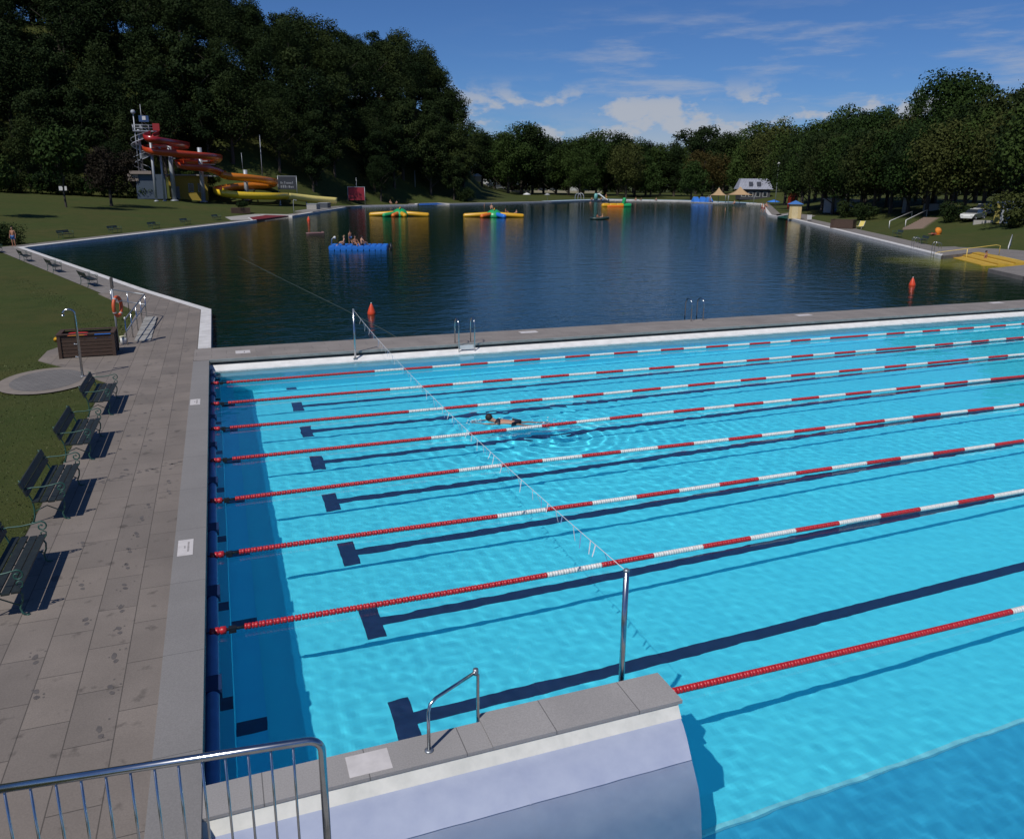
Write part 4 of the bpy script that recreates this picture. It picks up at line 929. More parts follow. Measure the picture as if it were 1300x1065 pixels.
# splash landing area: pale slabs, red ramp, small things
mb = MB(); mb.add([(5.4, 128.8, .33), (11.8, 143.0, .33), (8.2, 145.8, .35), (5.2, 137.2, .35)], [(0, 1, 2, 3)]); mb.add([(5.4, 128.8, .05), (11.8, 143.0, .05), (11.8, 143., .33), (5.4, 128.8, .33)], [(0, 1, 2, 3)])
tag(mb.obj('red_landing', flat('dark_red_lining', (.18, .018, .022), .5)), kind='structure')
mb = MB(); mb.prism([(2.2, 128.5), (4.8, 128.9), (4.9, 137.), (7.6, 146.8), (12.9, 144.), (13.8, 147.), (7., 151.), (1.5, 139.)], .3, .34); tag(mb.obj('landing_slabs', flat('pale_slabs', (.36, .34, .31), .8)), kind='structure')
mb = MB(); mb.prism([(17.5, 157.5), (27, 185.8), (31.5, 190.5), (26.5, 191), (21, 180), (14.5, 161)], .3, .45); tag(mb.obj('slide_end_terrace', flat('grey_terrace', (.24, .225, .21), .8)), kind='structure')
for k, (x, y, lab) in enumerate([(19.2, 171., 'pale concrete block with dark steps under the end of the slide, on the left'), (22.4, 178.5, 'dark grey metal box under the very end of the yellow slide')]):
    t = thing('splash_box', (x, y, .45), lab, 'box', rz=1.2); mb = MB(); mb.box((-1.5, -1, 0), (1.5, 1, 1.0)); mb.obj('body', flat('pale_block', (.36, .34, .31)) if k == 0 else flat('metal_box', (.14, .15, .16), .4, metal=.5), t)
    mb = MB(); mb.box((-1.55, -1.05, 1.0), (1.55, 1.05, 1.08)); mb.obj('lid', M_galv, t)
t = thing('wooden_planter', (4.3, 150.5, terrain(4.3, 150.5)), 'brown planter box with dark bushy plants beside the red slide landing', 'planter')
mb = MB()
for k in range(5): mb.box((-1.6, -.6, .02+.2*k), (1.6, .6, .19+.2*k))
mb.obj('box', M_wood, t); o = bpy.data.objects.new('foliage', crown_mesh('foliage', 91, 1.6, 1.5, .9, L_dark, npuff=16, leaf=.2, nleaf=1500)); link(o, t); o.location = (.4, 0, .3)
t = thing('outdoor_shower', (13.2, 148.3, .34), 'thin grey shower post at the water edge below the slide', 'shower'); mb = MB(); mb.tube([(0, 0, 0), (0, 0, 2.3), (.1, 0, 2.5), (.5, 0, 2.5)], .05, 8); mb.obj('pipe', M_galv, t); mb = MB(); mb.lathe([(.04, .1), (.16, 0)], 10, (.5, 0, 2.38)); mb.obj('shower_head', M_galv, t)

# ================================================================== boards, masts, small signs
def board(name, x, y, rz, wd, h0, h1, face, label, cat, marks=True, dark=(.05, .05, .06)):
    t = thing(name, (x, y, terrain(x, y)), label, cat, rz)
    for s in (-wd/2, wd/2): mb = MB(); mb.tube([(s, 0, -.2), (s, 0, h1+.15)], .07, 8); mb.obj('post', M_galv, t)
    mb = MB(); mb.box((-wd/2+.08, -.06, h0), (wd/2-.08, .06, h1)); p = mb.obj('panel', face, t)
    mb = MB(); mb.box((-wd/2, -.09, h1), (wd/2, .09, h1+.12)); mb.obj('top_bar', M_galv, t)
    if marks:
        g = random.Random(5); mb = MB()
        for r_ in range(2):
            for k in range(7):
                xx = -wd*.36+k*wd*.105; mb.box((xx, -.075, h0+.35+r_*.85), (xx+g.uniform(.12, .3), -.062, h0+.35+r_*.85+g.uniform(.3, .6)))
        mb.obj('lettering', flat('marks_%s' % name, dark), p)
    return t
x, y = polar(452, 205); board('red_board', x, y, math.radians(-6), 4.1, .9, 4.0, flat('red_board', (.30, .015, .03), .6), 'large red notice board on two posts at the forest edge', 'sign', True, (.12, .01, .015))
x, y = polar(365, 188); t = board('notice_board', x, y, math.radians(-4), 4.0, 1.6, 4.4, flat('dark_notice', (.04, .045, .055), .5), 'dark framed notice board with pale sheets, right of the slide', 'sign', True, (.28, .29, .31))
for px, D, h, lab in [(527, 238, 4.6, 'thin pale mast before the dark forest, right of the red board'), (452.5, 207, 5.8, 'thin mast rising behind the red notice board'), (334, 191, 9.5, 'thin bare pole among the dark trees behind the yellow slide'), (507, 240, 4.8, 'small lamp post at the forest edge right of the red board')]:
    x, y = polar(px, D); t = thing('mast', (x, y, terrain(x, y)-.1), lab, 'mast'); mb = MB(); mb.tube([(0, 0, 0), (0, 0, h)], [.09, .05], 8); mb.obj('pole', M_galv, t)
    mb = MB(); mb.sphere((0, 0, h), .12 if px != 507 else .32, 8, 6); mb.obj('cap', M_galv, t)
t = thing('lawn_sign', (-24.2, 158., terrain(-24.2, 158.)), 'small pale sign on a post in front of the trees on the left lawn', 'sign'); mb = MB(); mb.tube([(0, 0, 0), (0, 0, 2.2)], .05, 6); mb.obj('post', M_galv, t); mb = MB(); mb.box((-.6, -.05, 1.6), (.6, .0, 2.3)); mb.obj('panel', M_whitef, t)

# ================================================================== inflatables and rafts
def capsule(mb, a, b, r, n=12):
    a, b = Vector(a), Vector(b); d = (b-a).normalized(); P = []; R_ = []
    for k in range(5): s = math.pi/2*k/4; P.append(a-d*r*math.cos(s)*.8); R_.append(max(.02, r*math.sin(s)))
    for k in range(5): s = math.pi/2*(1-k/4); P.append(b+d*r*math.cos(s)*.8); R_.append(max(.02, r*math.sin(s)))
    mb.tube(P, R_, n); return mb
def star(x, y, sc, cols, label):
    t = thing('inflatable_island', (x, y, .0), label, 'inflatable', rz=-math.radians(18), sc=sc)
    for (dx, dy, L_, r, c) in cols:
        mb = MB(); l = math.hypot(dx, dy); ux, uy = dx/l, dy/l; capsule(mb, (ux*.9, uy*.9, .55), (ux*L_, uy*L_, .26), r); mb.obj('arm', c, t)
    mb = MB(); mb.lathe([(1.5, -.1), (1.6, .2), (1.45, .6), (1.1, 1.05), (.6, 1.35), (.1, 1.45)], 18); d = mb.obj('dome', M_green, t)
    mb = MB(); mb.tube([(0, -1.0, 1.35), (.1, -.3, 1.62), (0, .4, 1.6)], .09, 8); mb.obj('handle', M_yel, d)
    return t
star(31.5, 144.5, 1.0, [(-1, .05, 5.3, .42, M_yel), (1, -.05, 5.0, .42, M_yel), (-.72, -.7, 3.6, .40, M_green), (.38, -.95, 3.0, .40, M_yel), (.7, .7, 4, .4, M_blue), (-.6, .8, 4, .4, M_orange), (-.30, -.95, 3.1, .38, M_orange)], 'empty yellow and green inflatable island on the lake, the left one of the pair')
star(47.2, 137.8, .97, [(-1, .05, 5.4, .42, M_yel), (1, -.05, 5.3, .42, M_yel), (-.62, -.78, 3.6, .42, M_orange), (.50, -.86, 3.6, .42, M_blue), (.7, .7, 4.6, .4, M_red), (-.75, .6, 4.6, .4, M_blue)], 'inflatable island with blue and orange arms and bathers on it, on the right')
t = thing('tube_float', (98.6, 190.6, 0), 'long yellow inflatable tube with a raised green end off the far bank', 'inflatable', rz=-.1)
for k in range(3): mb = MB(); capsule(mb, (-3+2*k, 0, .35), (-1.5+2*k, 0, .35), .62); mb.obj('yellow_section', M_yel, t)
mb = MB(); capsule(mb, (2.6, 0, .35), (4.4, 0, .35), .62); mb.obj('green_section', M_green, t)
mb = MB(); capsule(mb, (2.7, 0, .9), (2.9, 0, 2.0), .5); mb.obj('green_head', M_green, t)
for s in (-1, 1): mb = MB(); capsule(mb, (-2, s*1.1, .1), (2, s*1.1, .1), .35); mb.obj('side_tube', M_orange, t)
# blue raft of cubes
t = thing('cube_raft', (9.55, 74.8, 0), 'bright blue bathing raft made of plastic cubes, carrying several bathers', 'raft', rz=math.radians(-14.5))
for i in range(10):
    for j in range(6):
        mb = MB(); b_ = .035; mb.box((i*.53+b_, j*.53+.01, -.12), ((i+1)*.53-b_, (j+1)*.53-.01, .40)); mb.lathe([(.05, .40), (.05, .425)], 8, (i*.53+.265, j*.53+.265, 0)) if j == 0 else None
        mb.box((i*.53, j*.53, .10), ((i+1)*.53, (j+1)*.53-.02, .33)); o = mb.obj('cube', M_blue, t)
        md = o.modifiers.new('b', 'BEVEL'); md.width = .03; md.segments = 1
for s in (.5, 1.0): mb = MB(); mb.tube([(.15, s, .3), (.25, s, 1.0), (.45, s, 1.15), (.6, s, 1.0)], .03, 6); mb.obj('ladder_rail', M_steel, t)
mb = MB(); mb.sphere((.55, .4, 1.15), .13, 10, 8); mb.obj('white_ball', M_whitef, t)
t = thing('rubber_fender', (15.15, 74.1, 0), 'black rubber tyre hanging at the right end of the blue raft', 'tyre'); mb = MB(); mb.tube([(0, .33*math.cos(a), .2+.33*math.sin(a)) for a in [2*math.pi*k/16 for k in range(16)]], .13, 8, closed=True); mb.obj('tyre', M_black, t)
t = thing('air_mattress', (11.1, 99.0, 0), 'brownish air mattress drifting left of the blue raft', 'air mattress', rz=.2)
for k in range(5): mb = MB(); capsule(mb, (-.9, -.36+.18*k, .06), (.9, -.36+.18*k, .06), .10, 8); mb.obj('tube_chamber', flat('brown_pink', (.20, .11, .10), .5), t)
mb = MB(); capsule(mb, (1.0, -.32, .12), (1.0, .32, .12), .12, 8); mb.obj('pillow', flat('brown_pink', (.2, .11, .1)), t)
t = thing('dinghy', (62.6, 126.2, 0), 'dark rubber dinghy with two bathers in the middle of the lake', 'boat', rz=-.25)
mb = MB(); mb.tube([(1.55*math.copysign(abs(math.cos(a))**.8, math.cos(a)), .72*math.sin(a), .17+.1*max(0, math.cos(a))) for a in [2*math.pi*k/24 for k in range(24)]], .22, 10, closed=True); mb.obj('hull', flat('dark_green_rubber', (.012, .035, .03), .4), t)
mb = MB(); mb.box((-1.3, -.6, .02), (1.3, .6, .07)); mb.obj('floor', M_black, t)

# ================================================================== far side: small pool, tents, house, cars
def gt(px, D): x, y = polar(px, D); return (x, y, terrain(x, y))
mb = MB(); P_ = [(102, 238.5), (133.8, 263.2), (152.3, 246.6), (157, 214), (162, 215), (158, 250), (134, 269), (99, 241.5)]; mb.prism(P_, .25, .33); tag(mb.obj('paddling_pool_edge', flat('pale_blue_edge', (.36, .50, .60), .6)), kind='structure')
x, y = 118.5, 255.; t = thing('kids_slide', (121., 246., .33), 'small white and turquoise children\'s slide at the far pool edge', 'slide', rz=-.75, sc=.62)
mb = MB(); trough(mb, catmull([(0, 0, 3.2), (1.2, 0, 3.0), (3.4, 0, 1.4), (4.8, 0, .5), (5.6, 0, .35)], 5), .55, .5); mb.obj('chute', flat('white_gel', (.62, .68, .70), .3), t)
mb = MB(); mb.lathe([(1.0, 0), (1.05, 2.4), (.9, 3.3), (.5, 3.7)], 12, (-.9, 0, 0)); mb.obj('turret', flat('turquoise_gel', (.16, .42, .40), .35), t)
def car(x, y, rz, col, label, sc=1.0):
    t = thing('parked_car', (x, y, terrain(x, y)), label, 'car', rz, sc=sc)
    sec = [(-2.15, .35, .62), (-2.2, .55, .80), (-2.1, .95, .86), (-1.3, 1.02, .88), (.9, 1.0, .88), (1.9, .86, .86), (2.15, .62, .80), (2.15, .35, .66)]
    mb = MB(); n = len(sec)
    for s in (1,):
        vs = []
        for (X_, Z_, W_) in sec: vs += [(X_, -W_, Z_), (X_, W_, Z_)]
        fs = [(2*i, 2*i+1, 2*i+3, 2*i+2) for i in range(n-1)]+[tuple(2*i for i in range(n))[::-1], tuple(2*i+1 for i in range(n)), (0, 2*n-2, 2*n-1, 1)]
        mb.add(vs, fs)
    bd = mb.obj('body', col, t)
    mb = MB(); vs = [(-1.75, -.74, 1.0), (-1.75, .74, 1.0), (-1.35, -.60, 1.46), (-1.35, .60, 1.46), (.15, -.60, 1.48), (.15, .60, 1.48), (.95, -.74, 1.0), (.95, .74, 1.0)]
    mb.add(vs, [(0, 1, 3, 2), (4, 5, 7, 6), (0, 2, 4, 6), (1, 7, 5, 3)]); mb.obj('windows', flat('dark_glass', (.02, .025, .03), .1), t)
    mb = MB(); mb.box((-1.42, -.61, 1.46), (.2, .61, 1.51)); mb.obj('roof', col, t)
    for X_ in (-1.35, 1.35):
        for Y_ in (-.8, .8):
            mb = MB(); mb.lathe([(.31, -.1), (.33, -.06), (.33, .06), (.31, .1)], 16, (X_, Y_, .33), axis='y'); w_ = mb.obj('wheel', M_black, t)
            mb = MB(); mb.lathe([(.19, -.012), (.15, .012)], 12, (X_, Y_+math.copysign(.105, Y_), .33), axis='y'); mb.obj('rim', M_galv, w_)
    for Y_ in (-.6, .6):
        mb = MB(); mb.box((2.02, Y_-.16, .62), (2.17, Y_+.16, .74)); mb.obj('headlight', M_whitef, t)
        mb = MB(); mb.box((-2.21, Y_-.14, .66), (-2.14, Y_+.14, .80)); mb.obj('tail_light', M_red, t)
    return t
whitecar = flat('white_car_paint', (.70, .70, .66), .25, coat=.8); bluecar = flat('blue_car_paint', (.04, .09, .22), .25, coat=.8); greycar = flat('grey_car_paint', (.22, .23, .25), .25, coat=.8)
x, y, _ = gt(1241, 121); car(x, y, math.radians(200), whitecar, 'white car parked in front under the trees on the right bank', 1.0)
x, y, _ = gt(1258, 126); car(x, y, math.radians(15), whitecar, 'white car parked behind the front one on the right bank, partly hidden')
x, y, _ = gt(1077, 172); car(x, y, math.radians(120), bluecar, 'dark blue car in the shade of the trees on the right bank')
for px, D, rz, c, l in [(622, 395, .3, greycar, 'grey car far off, leftmost of the vehicles behind the far lawn'), (634, 400, .1, whitecar, 'white car far off, second from the left behind the far lawn'), (690, 400, 0, greycar, 'grey car far off behind the far lawn, left of the white van'), (703, 398, 0, whitecar, 'white car far off behind the far lawn, next to the grey one'), (742, 400, .1, bluecar, 'blue car far off behind the far lawn, right of the white van')]:
    x, y, _ = gt(px, D); car(x, y, rz, c, l, 1.25)
def van(px, D, label):
    x, y, z = gt(px, D); t = thing('parked_van', (x, y, z), label, 'van', sc=1.25); mb = MB(); mb.prism([(-2.6, .4), (2.4, .4), (2.5, 1.1), (1.9, 1.3), (1.4, 2.3), (-2.6, 2.35)], -.95, .95)
    o = mb.obj('body', whitecar, t); o.rotation_euler.x = math.pi/2
    mb = MB(); mb.box((.4, -.98, 1.35), (1.3, -.952, 2.0)); mb.obj('window', flat('dark_glass', (.02, .025, .03), .1), t)
    for X_ in (-1.6, 1.6): mb = MB(); mb.lathe([(.38, -1.0), (.38, -.8)], 14, (X_, 0, .38), axis='y'); mb.obj('wheel', M_black, t)
van(732, 400, 'white van far off between cars behind the far lawn'); van(612, 402, 'white van far off at the edge of the hillside forest')
t = thing('pale_wall', gt(700, 385), 'long low pale wall far behind the far lawn trees', 'wall', rz=-.3); mb = MB(); mb.box((-24, 0, 0), (24, .5, 1.0)); mb.obj('wall', flat('cream_wall', (.36, .33, .25)), t)
def sunshade(px, D, R_, H_, label):
    t = thing('sunshade', gt(px, D), label, 'sunshade', rz=.3); mb = MB(); n = 4; vs = [(0, 0, H_+2.4)]
    K = 6; ring = []
    for i in range(K):
        s = (i+1)/K; z_ = H_+2.4*(1-s)**2.1
        for c in range(4):
            for q in range(4):
                a0_, a1_ = math.pi/2*c, math.pi/2*(c+1); p0, p1 = Vector((math.cos(a0_), math.sin(a0_))), Vector((math.cos(a1_), math.sin(a1_))); f = q/4; p = p0.lerp(p1, f)*(1-.18*math.sin(math.pi*f)); vs.append((p.x*R_*s, p.y*R_*s, z_))
    fs = [(0, 1+j, 1+(j+1) % 16) for j in range(16)]
    for i in range(K-1):
        for j in range(16): fs.append((1+i*16+j, 1+(i+1)*16+j, 1+(i+1)*16+(j+1) % 16, 1+i*16+(j+1) % 16))
    mb.add(vs, fs, True); mb.obj('canopy', flat('sand_canvas', (.42, .28, .15), .8), t)
    mb = MB(); mb.tube([(0, 0, 0), (0, 0, H_+2.4)], .09, 8); mb.obj('centre_pole', M_galv, t)
    for c in range(4): a = math.pi/2*c; mb = MB(); mb.tube([(math.cos(a)*R_*.96, math.sin(a)*R_*.96, 0), (math.cos(a)*R_*.96, math.sin(a)*R_*.96, H_)], .05, 6); mb.obj('corner_post', M_galv, t)
sunshade(913, 262, 3.9, 2.2, 'smaller sand coloured pointed sunshade on the far lawn, on the left'); sunshade(940, 255, 5.4, 2.6, 'larger sand coloured pointed sunshade on the far lawn, on the right')
for k, (px, D) in enumerate([(884, 268), (893, 268), (901, 266)]):
    t = thing('blue_tent', gt(px, D), ['bright blue beach tent, left one of the three', 'bright blue beach tent, middle one of the three', 'bright blue beach tent, right one of the three'][k], 'tent'); mb = MB(); mb.add([(-1.1, -1, 0), (1.1, -1, 0), (1.1, 1, 0), (-1.1, 1, 0), (-.9, 0, 1.6), (.9, 0, 1.6)], [(0, 1, 5, 4), (2, 3, 4, 5), (1, 2, 5), (3, 0, 4)]); mb.obj('canvas', flat('bright_blue_canvas', (.04, .20, .65), .6), t); mb = MB(); mb.tube([(-.9, 0, 1.6), (.9, 0, 1.6)], .04, 5); mb.obj('ridge_pole', M_galv, t)
x, y, z = gt(957, 282); t = thing('lake_house', (x, y, z), 'grey roofed house with a dark ground floor behind the sunshades', 'house', rz=-.45)
mb = MB(); mb.box((-4.5, 0, 0), (5.5, 7, 3.4)); mb.obj('wall', flat('dark_wall', (.05, .05, .055), .8), t)
mb = MB(); mb.add([(-5.2, -.8, 3.4), (6.2, -.8, 3.4), (6.2, 7.8, 3.4), (-5.2, 7.8, 3.4), (-4, 1.6, 6.8), (5, 1.6, 6.8), (5, 5.4, 6.8), (-4, 5.4, 6.8)], [(0, 1, 5, 4), (1, 2, 6, 5), (2, 3, 7, 6), (3, 0, 4, 7), (4, 5, 6, 7)]); r_ = mb.obj('roof', slab_mat('metal_roof', (.30, .31, .36), (.26, .27, .32), .5, 9, .03, 0, False), t)
for k in range(2): mb = MB(); mb.box((-1.6+2.6*k, -.3, 4.4), (-.4+2.6*k, .8, 5.8)); mb.obj('dormer', flat('dark_dormer', (.07, .075, .10)), r_)
for k in range(4): mb = MB(); mb.box((-3.8+2.3*k, -.05, 1.0), (-2.4+2.3*k, -.003, 2.5)); f = mb.obj('window', M_whitef, t); mb = MB(); mb.box((-3.7+2.3*k, -.07, 1.1), (-2.5+2.3*k, -.052, 2.4)); mb.obj('pane', flat('dark_glass', (.02, .025, .03), .1), f)
def parasol(px, D, col, R_, label, h=2.1, group=None):
    t = thing('parasol', gt(px, D), label, 'parasol'); mb = MB(); mb.tube([(0, 0, 0), (0, 0, h+.35)], .03, 6); mb.obj('pole', M_galv, t); mb = MB(); mb.lathe([(R_, h-.25), (R_*.7, h), (.08, h+.38)], 8); mb.obj('canopy', col, t)
parasol(984, 240, flat('bright_blue_canvas', (.04, .2, .65)), 2.0, 'bright blue parasol beside the far end of the right path', 1.2)
parasol(669, 262, M_whitef, 1.5, 'pale parasol on the far lawn, the larger of two'); parasol(695, 262, flat('grey_canvas', (.3, .3, .3)), 1.1, 'small grey parasol on the far lawn, right of the pale one')
parasol(1024, 150.5, flat('bright_blue_canvas', (.04, .2, .65)), .01, 'x') if False else None
# blue landing at the far left bank
mb = MB(); mb.add([(49.8, 205.8, .1), (59.4, 213.2, .1), (58., 218.5, .36), (52, 214, .36)], [(0, 1, 2, 3)]); tag(mb.obj('blue_landing', flat('blue_lining', (.02, .10, .36), .5)), kind='structure')
t = thing('dark_cabinet', gt(588, 243), 'dark low wooden cabinet on the lawn right of the blue landing', 'cabinet'); mb = MB(); mb.box((-1.2, -.6, 0), (1.2, .6, 1.0)); mb.obj('body', M_wood, t); mb = MB(); mb.box((-1.3, -.7, 1.0), (1.3, .7, 1.08)); mb.obj('lid', M_wood, t)
t = thing('garden_hut', gt(606, 300), 'small pale timber hut in the shade at the forest edge', 'hut'); mb = MB(); mb.box((-1.2, -1, 0), (1.2, 1, 2.0)); mb.obj('wall', flat('tan_boards', (.25, .18, .09)), t); mb = MB(); mb.prism([(-1.5, 2.0), (1.5, 2.0), (0, 3.0)], -1.2, 1.2); o = mb.obj('roof', M_conc, t); o.rotation_euler.x = math.pi/2

# ================================================================== right bank things
t = thing('beach_hut', (96.0, 116.6, .3), 'cream changing hut with a blue peaked roof on the right path', 'hut', rz=math.radians(-35))
mb = MB(); mb.box((-1.0, -.9, 0), (1.0, .9, 2.5)); mb.obj('wall', flat('cream_boards', (.55, .42, .20), .7), t)
mb = MB(); mb.box((-.55, -.95, .1), (.45, -.903, 2.1)); d_ = mb.obj('door', flat('pale_cream_door', (.62, .50, .28)), t); mb = MB(); mb.sphere((.3, -.98, 1.05), .05, 6, 5); mb.obj('handle', M_galv, d_)
mb = MB(); mb.box((1.003, -.9, 0), (1.05, .9, 2.5)); mb.obj('side_boards', flat('brown_boards', (.18, .11, .05)), t)
mb = MB(); mb.add([(-1.3, -1.2, 2.5), (1.3, -1.2, 2.5), (1.3, 1.2, 2.5), (-1.3, 1.2, 2.5), (0, 0, 3.15)], [(0, 1, 4), (1, 2, 4), (2, 3, 4), (3, 0, 4), (3, 2, 1, 0)]); mb.obj('roof', flat('blue_roof', (.05, .16, .42), .6), t)
wooden_box('storage_box', (80.6, 90.2, .3), 2.9, 1.6, 1.2, 'dark brown wooden storage box on the right path beside the lounger', 5, math.radians(-58))
def lounger(x, y, rz, cols, label):
    t = thing('deck_chair', (x, y, terrain(x, y)), label, 'chair', rz)
    mb = MB(); mb.add([(-.3, -.8, .35), (.3, -.8, .35), (.3, .35, .32), (-.3, .35, .32), (.3, 1.0, 1.0), (-.3, 1.0, 1.0), (-.3, -.8, .31), (.3, -.8, .31), (.3, .37, .28), (-.3, .37, .28), (.3, 1.03, .97), (-.3, 1.03, .97)], [(0, 1, 2, 3), (3, 2, 4, 5), (6, 9, 8, 7), (9, 11, 10, 8), (0, 6, 7, 1), (5, 4, 10, 11), (0, 3, 9, 6), (1, 7, 8, 2), (3, 5, 11, 9), (2, 8, 10, 4)]); mb.obj('fabric', cols, t)
    for s in (-.33, .33): mb = MB(); mb.tube([(s, -.85, .33), (s, .35, .31), (s, 1.05, 1.02)], .025, 6); mb.tube([(s, -.7, 0), (s, .3, .4)], .02, 6); mb.tube([(s, .6, 0), (s, -.2, .4)], .02, 6); mb.obj('frame', M_whitef, t)
lounger(84.5, 88.8, math.radians(-60), flat('yellow_cushion', (.62, .50, .12)), 'folding chair with a yellow cushion beside the storage box'); lounger(92.4, 108.5, math.radians(-40), flat('grey_canvas', (.3, .3, .3)), 'small grey folding chair in front of the cream hut')
# ladders on the right shore and yellow steps
pool_ladder((63.6, 59.6, .32), 'ladder with tall rails at the right shore, left one of the two', math.radians(-120), False, sc=1.05); pool_ladder((60.1, 54.0, .32), 'ladder with yellowish rails at the corner before the yellow steps', math.radians(-120), False, sc=1.05)
ys = PM('yellow_steps', (.55, .33, .03), .6, (.42, .26, .03), 2.0); yl = flat('yellow_nosing', (.72, .52, .12), .5)
bA, bB = Vector((66.4, 54.3)), Vector((61.0, 45.3)); dn = Vector((-9., 5.4)).normalized()
mb = MB(); me_ = MB(); dz_ = [.30, .17, .04, -.08]
for k in range(4):
    p0, p1 = bA+dn*(k*1.25), bB+dn*(k*1.25); q0, q1 = bA+dn*((k+1)*1.25), bB+dn*((k+1)*1.25)
    mb.add([(*p0, dz_[k]-.004), (*p1, dz_[k]), (*q1, dz_[k]), (*q0, dz_[k]-.004), (*p0, -.5), (*p1, -.5), (*q1, -.5), (*q0, -.5)], [(0, 1, 2, 3), (0, 1, 5, 4), (3, 2, 6, 7), (0, 3, 7, 4), (1, 2, 6, 5)])
    e0, e1 = p0+dn*.16, p1+dn*.16
    if k < 3: me_.add([(*p0, dz_[k]+.006), (*p1, dz_[k]+.006), (*e1, dz_[k]+.006), (*e0, dz_[k]+.006), (*e0, dz_[k]-.12), (*e1, dz_[k]-.12)], [(0, 1, 2, 3), (3, 2, 5, 4)])
t = thing('bathing_steps', (0, 0, 0), 'broad yellow steps leading down into the lake at the right edge', 'steps'); mb.obj('treads', ys, t); me_.obj('nosing', yl, t)
t = thing('steps_rail', (0, 0, 0), 'thin yellowish handrail crossing the yellow bathing steps', 'railing'); mb = MB(); q0 = bA.lerp(bB, .35); q1 = q0+dn*5.2; mb.tube([(*q0, .35), (*q0, 1.15), (*(q0+dn*.3), 1.2), (*(q1-dn*.2), .45), (*q1, .35), (*q1, -.5)], .025, 7); mb.obj('rail', yl, t); mb = MB(); q2 = q0+dn*2.6; mb.tube([(*q2, -.3), (*q2, .8)], .035, 6); mb.obj('post', yl, t)
mb = MB(); mb.prism([(53.5, 43.1), (58.6, 44.3), (61.0, 45.3), (72, 52.), (72, 30.35), (50, 30.35), (46.2, 30.35), (51.3, 38.5)], -.4, .296); tag(mb.obj('dock', M_pave2), kind='structure')
mb = MB(); mb.prism([(59.3, 52.2), (66.2, 54.6), (61.3, 45.4), (66., 43.), (75, 52), (75, 60), (66.2, 60), (60, 53.5)], .0, .31); tag(mb.obj('step_terrace', M_pave2), kind='structure')
t = thing('terrace_rail', (70.2, 54.8, .31), 'thin pale sloping rail on the terrace above the yellow steps', 'railing'); mb = MB(); mb.tube([(0, 0, 0), (0, 0, .35), (3.6, 2.6, 1.25), (3.6, 2.6, 0)], .04, 6); mb.obj('rail', M_whitef, t); mb = MB(); mb.tube([(1.8, 1.3, 0), (1.8, 1.3, .8)], .035, 6); mb.obj('post', M_whitef, t)
# flight of steps up the right bank
sA, sB = Vector((85.6, 80.6)), Vector((97.8, 88.6)); ds = (sB-sA).normalized(); ns = Vector((-ds.y, ds.x)); t = thing('bank_steps', (sA.x, sA.y, 0), 'flight of stone steps with two white rails climbing the right bank', 'steps')
for k in range(11):
    p = sA+ds*(k*1.3); z_ = terrain(p.x, p.y); mb = MB(); q = p-sA
    R2 = Matrix.Rotation(math.atan2(ds.y, ds.x), 3, 'Z'); mb.box((0, -1.3, z_-.35), (1.25, 1.3, z_+.16), R2, (q.x, q.y, 0)); mb.obj('tread', flat('warm_stone', (.24, .17, .13), .8), t)
for off in (1.6, 3.6):
    p0 = sA+ns*off+ds*3; p1 = sB+ns*off+ds*3; z0_, z1_ = terrain(*p0), terrain(*p1); mb = MB(); mb.tube([(*(p0-sA), z0_), (*(p0-sA), z0_+1.0), (*(p1-sA), z1_+1.0), (*(p1-sA), z1_)], .06, 6); mb.obj('white_rail', M_whitef, t)
# small green pool corner near the hut
mb = MB(); mb.sheet([(99.1, 125.1), (109.3, 134.), (106.8, 129.), (97., 119.5)], .12); tag(mb.obj('green_pool', flat('green_lining', (.03, .12, .09), .2)), kind='structure')
# container at the right edge, lamp, red phone box
t = thing('pale_container', (89.5, 70.4, terrain(89.5, 70.4)-.1), 'pale and blue striped container cabin at the right picture edge', 'cabin', rz=math.radians(-50))
stripes = [(.30, .25, .06), (.32, .34, .36), (.05, .09, .16), (.36, .37, .36), (.12, .16, .13)]
for k, c in enumerate(stripes): mb = MB(); mb.box((-1.6+.65*k, -1, 0), (-.95+.65*k-.01, 1, 2.4)); mb.obj('wall_panel', flat('panel%d' % k, c, .5), t)
mb = MB(); mb.box((-1.7, -1.1, 2.4), (1.75, 1.1, 2.55)); mb.obj('roof', M_galv, t)
mb = MB(); xx, yy, zz = gt(1261, 116); mb.box((-1.6, -.15, -.3), (1.6, .15, .3)); o = mb.obj('kerb_wall', flat('pale_kerb', (.4, .38, .35)), None, loc=(xx, yy, zz), rz=math.radians(-38)); tag(o, 'low pale wall below the parked white cars on the right bank', 'wall')
t = thing('red_booth', gt(1008, 205), 'orange red booth in the shade of the trees on the right bank', 'booth'); mb = MB(); mb.box((-.8, -.8, 0), (.8, .8, 3.4)); mb.obj('body', flat('booth_red', (.45, .05, .02), .5), t); mb = MB(); mb.box((-.9, -.9, 3.4), (.9, .9, 3.7)); mb.obj('roof', flat('booth_red', (.45, .05, .02)), t); mb = MB(); mb.box((-.3, -.85, 1.2), (.4, -.803, 2.9)); mb.obj('door', flat('booth_dark', (.12, .02, .015)), t)
t = thing('street_lamp', gt(986, 215), 'pale round lamp standing clear of the trees above the grey roofed house', 'lamp'); mb = MB(); mb.tube([(0, 0, 0), (0, 0, 10.6)], .07, 8); mb.obj('pole', M_galv, t); mb = MB(); mb.sphere((0, 0, 10.8), .38, 12, 8); mb.obj('globe', M_whitef, t)
t = thing('grey_shed', gt(1066, 176), 'pale grey shed half hidden under the trees on the right bank', 'shed'); mb = MB(); mb.box((-2.2, -1.5, 0), (2.2, 1.5, 2.6)); mb.obj('wall', flat('shed_grey', (.28, .30, .31)), t); mb = MB(); mb.box((-2.4, -1.7, 2.6), (2.4, 1.7, 2.8)); mb.obj('roof', flat('shed_roof', (.2, .22, .24)), t)
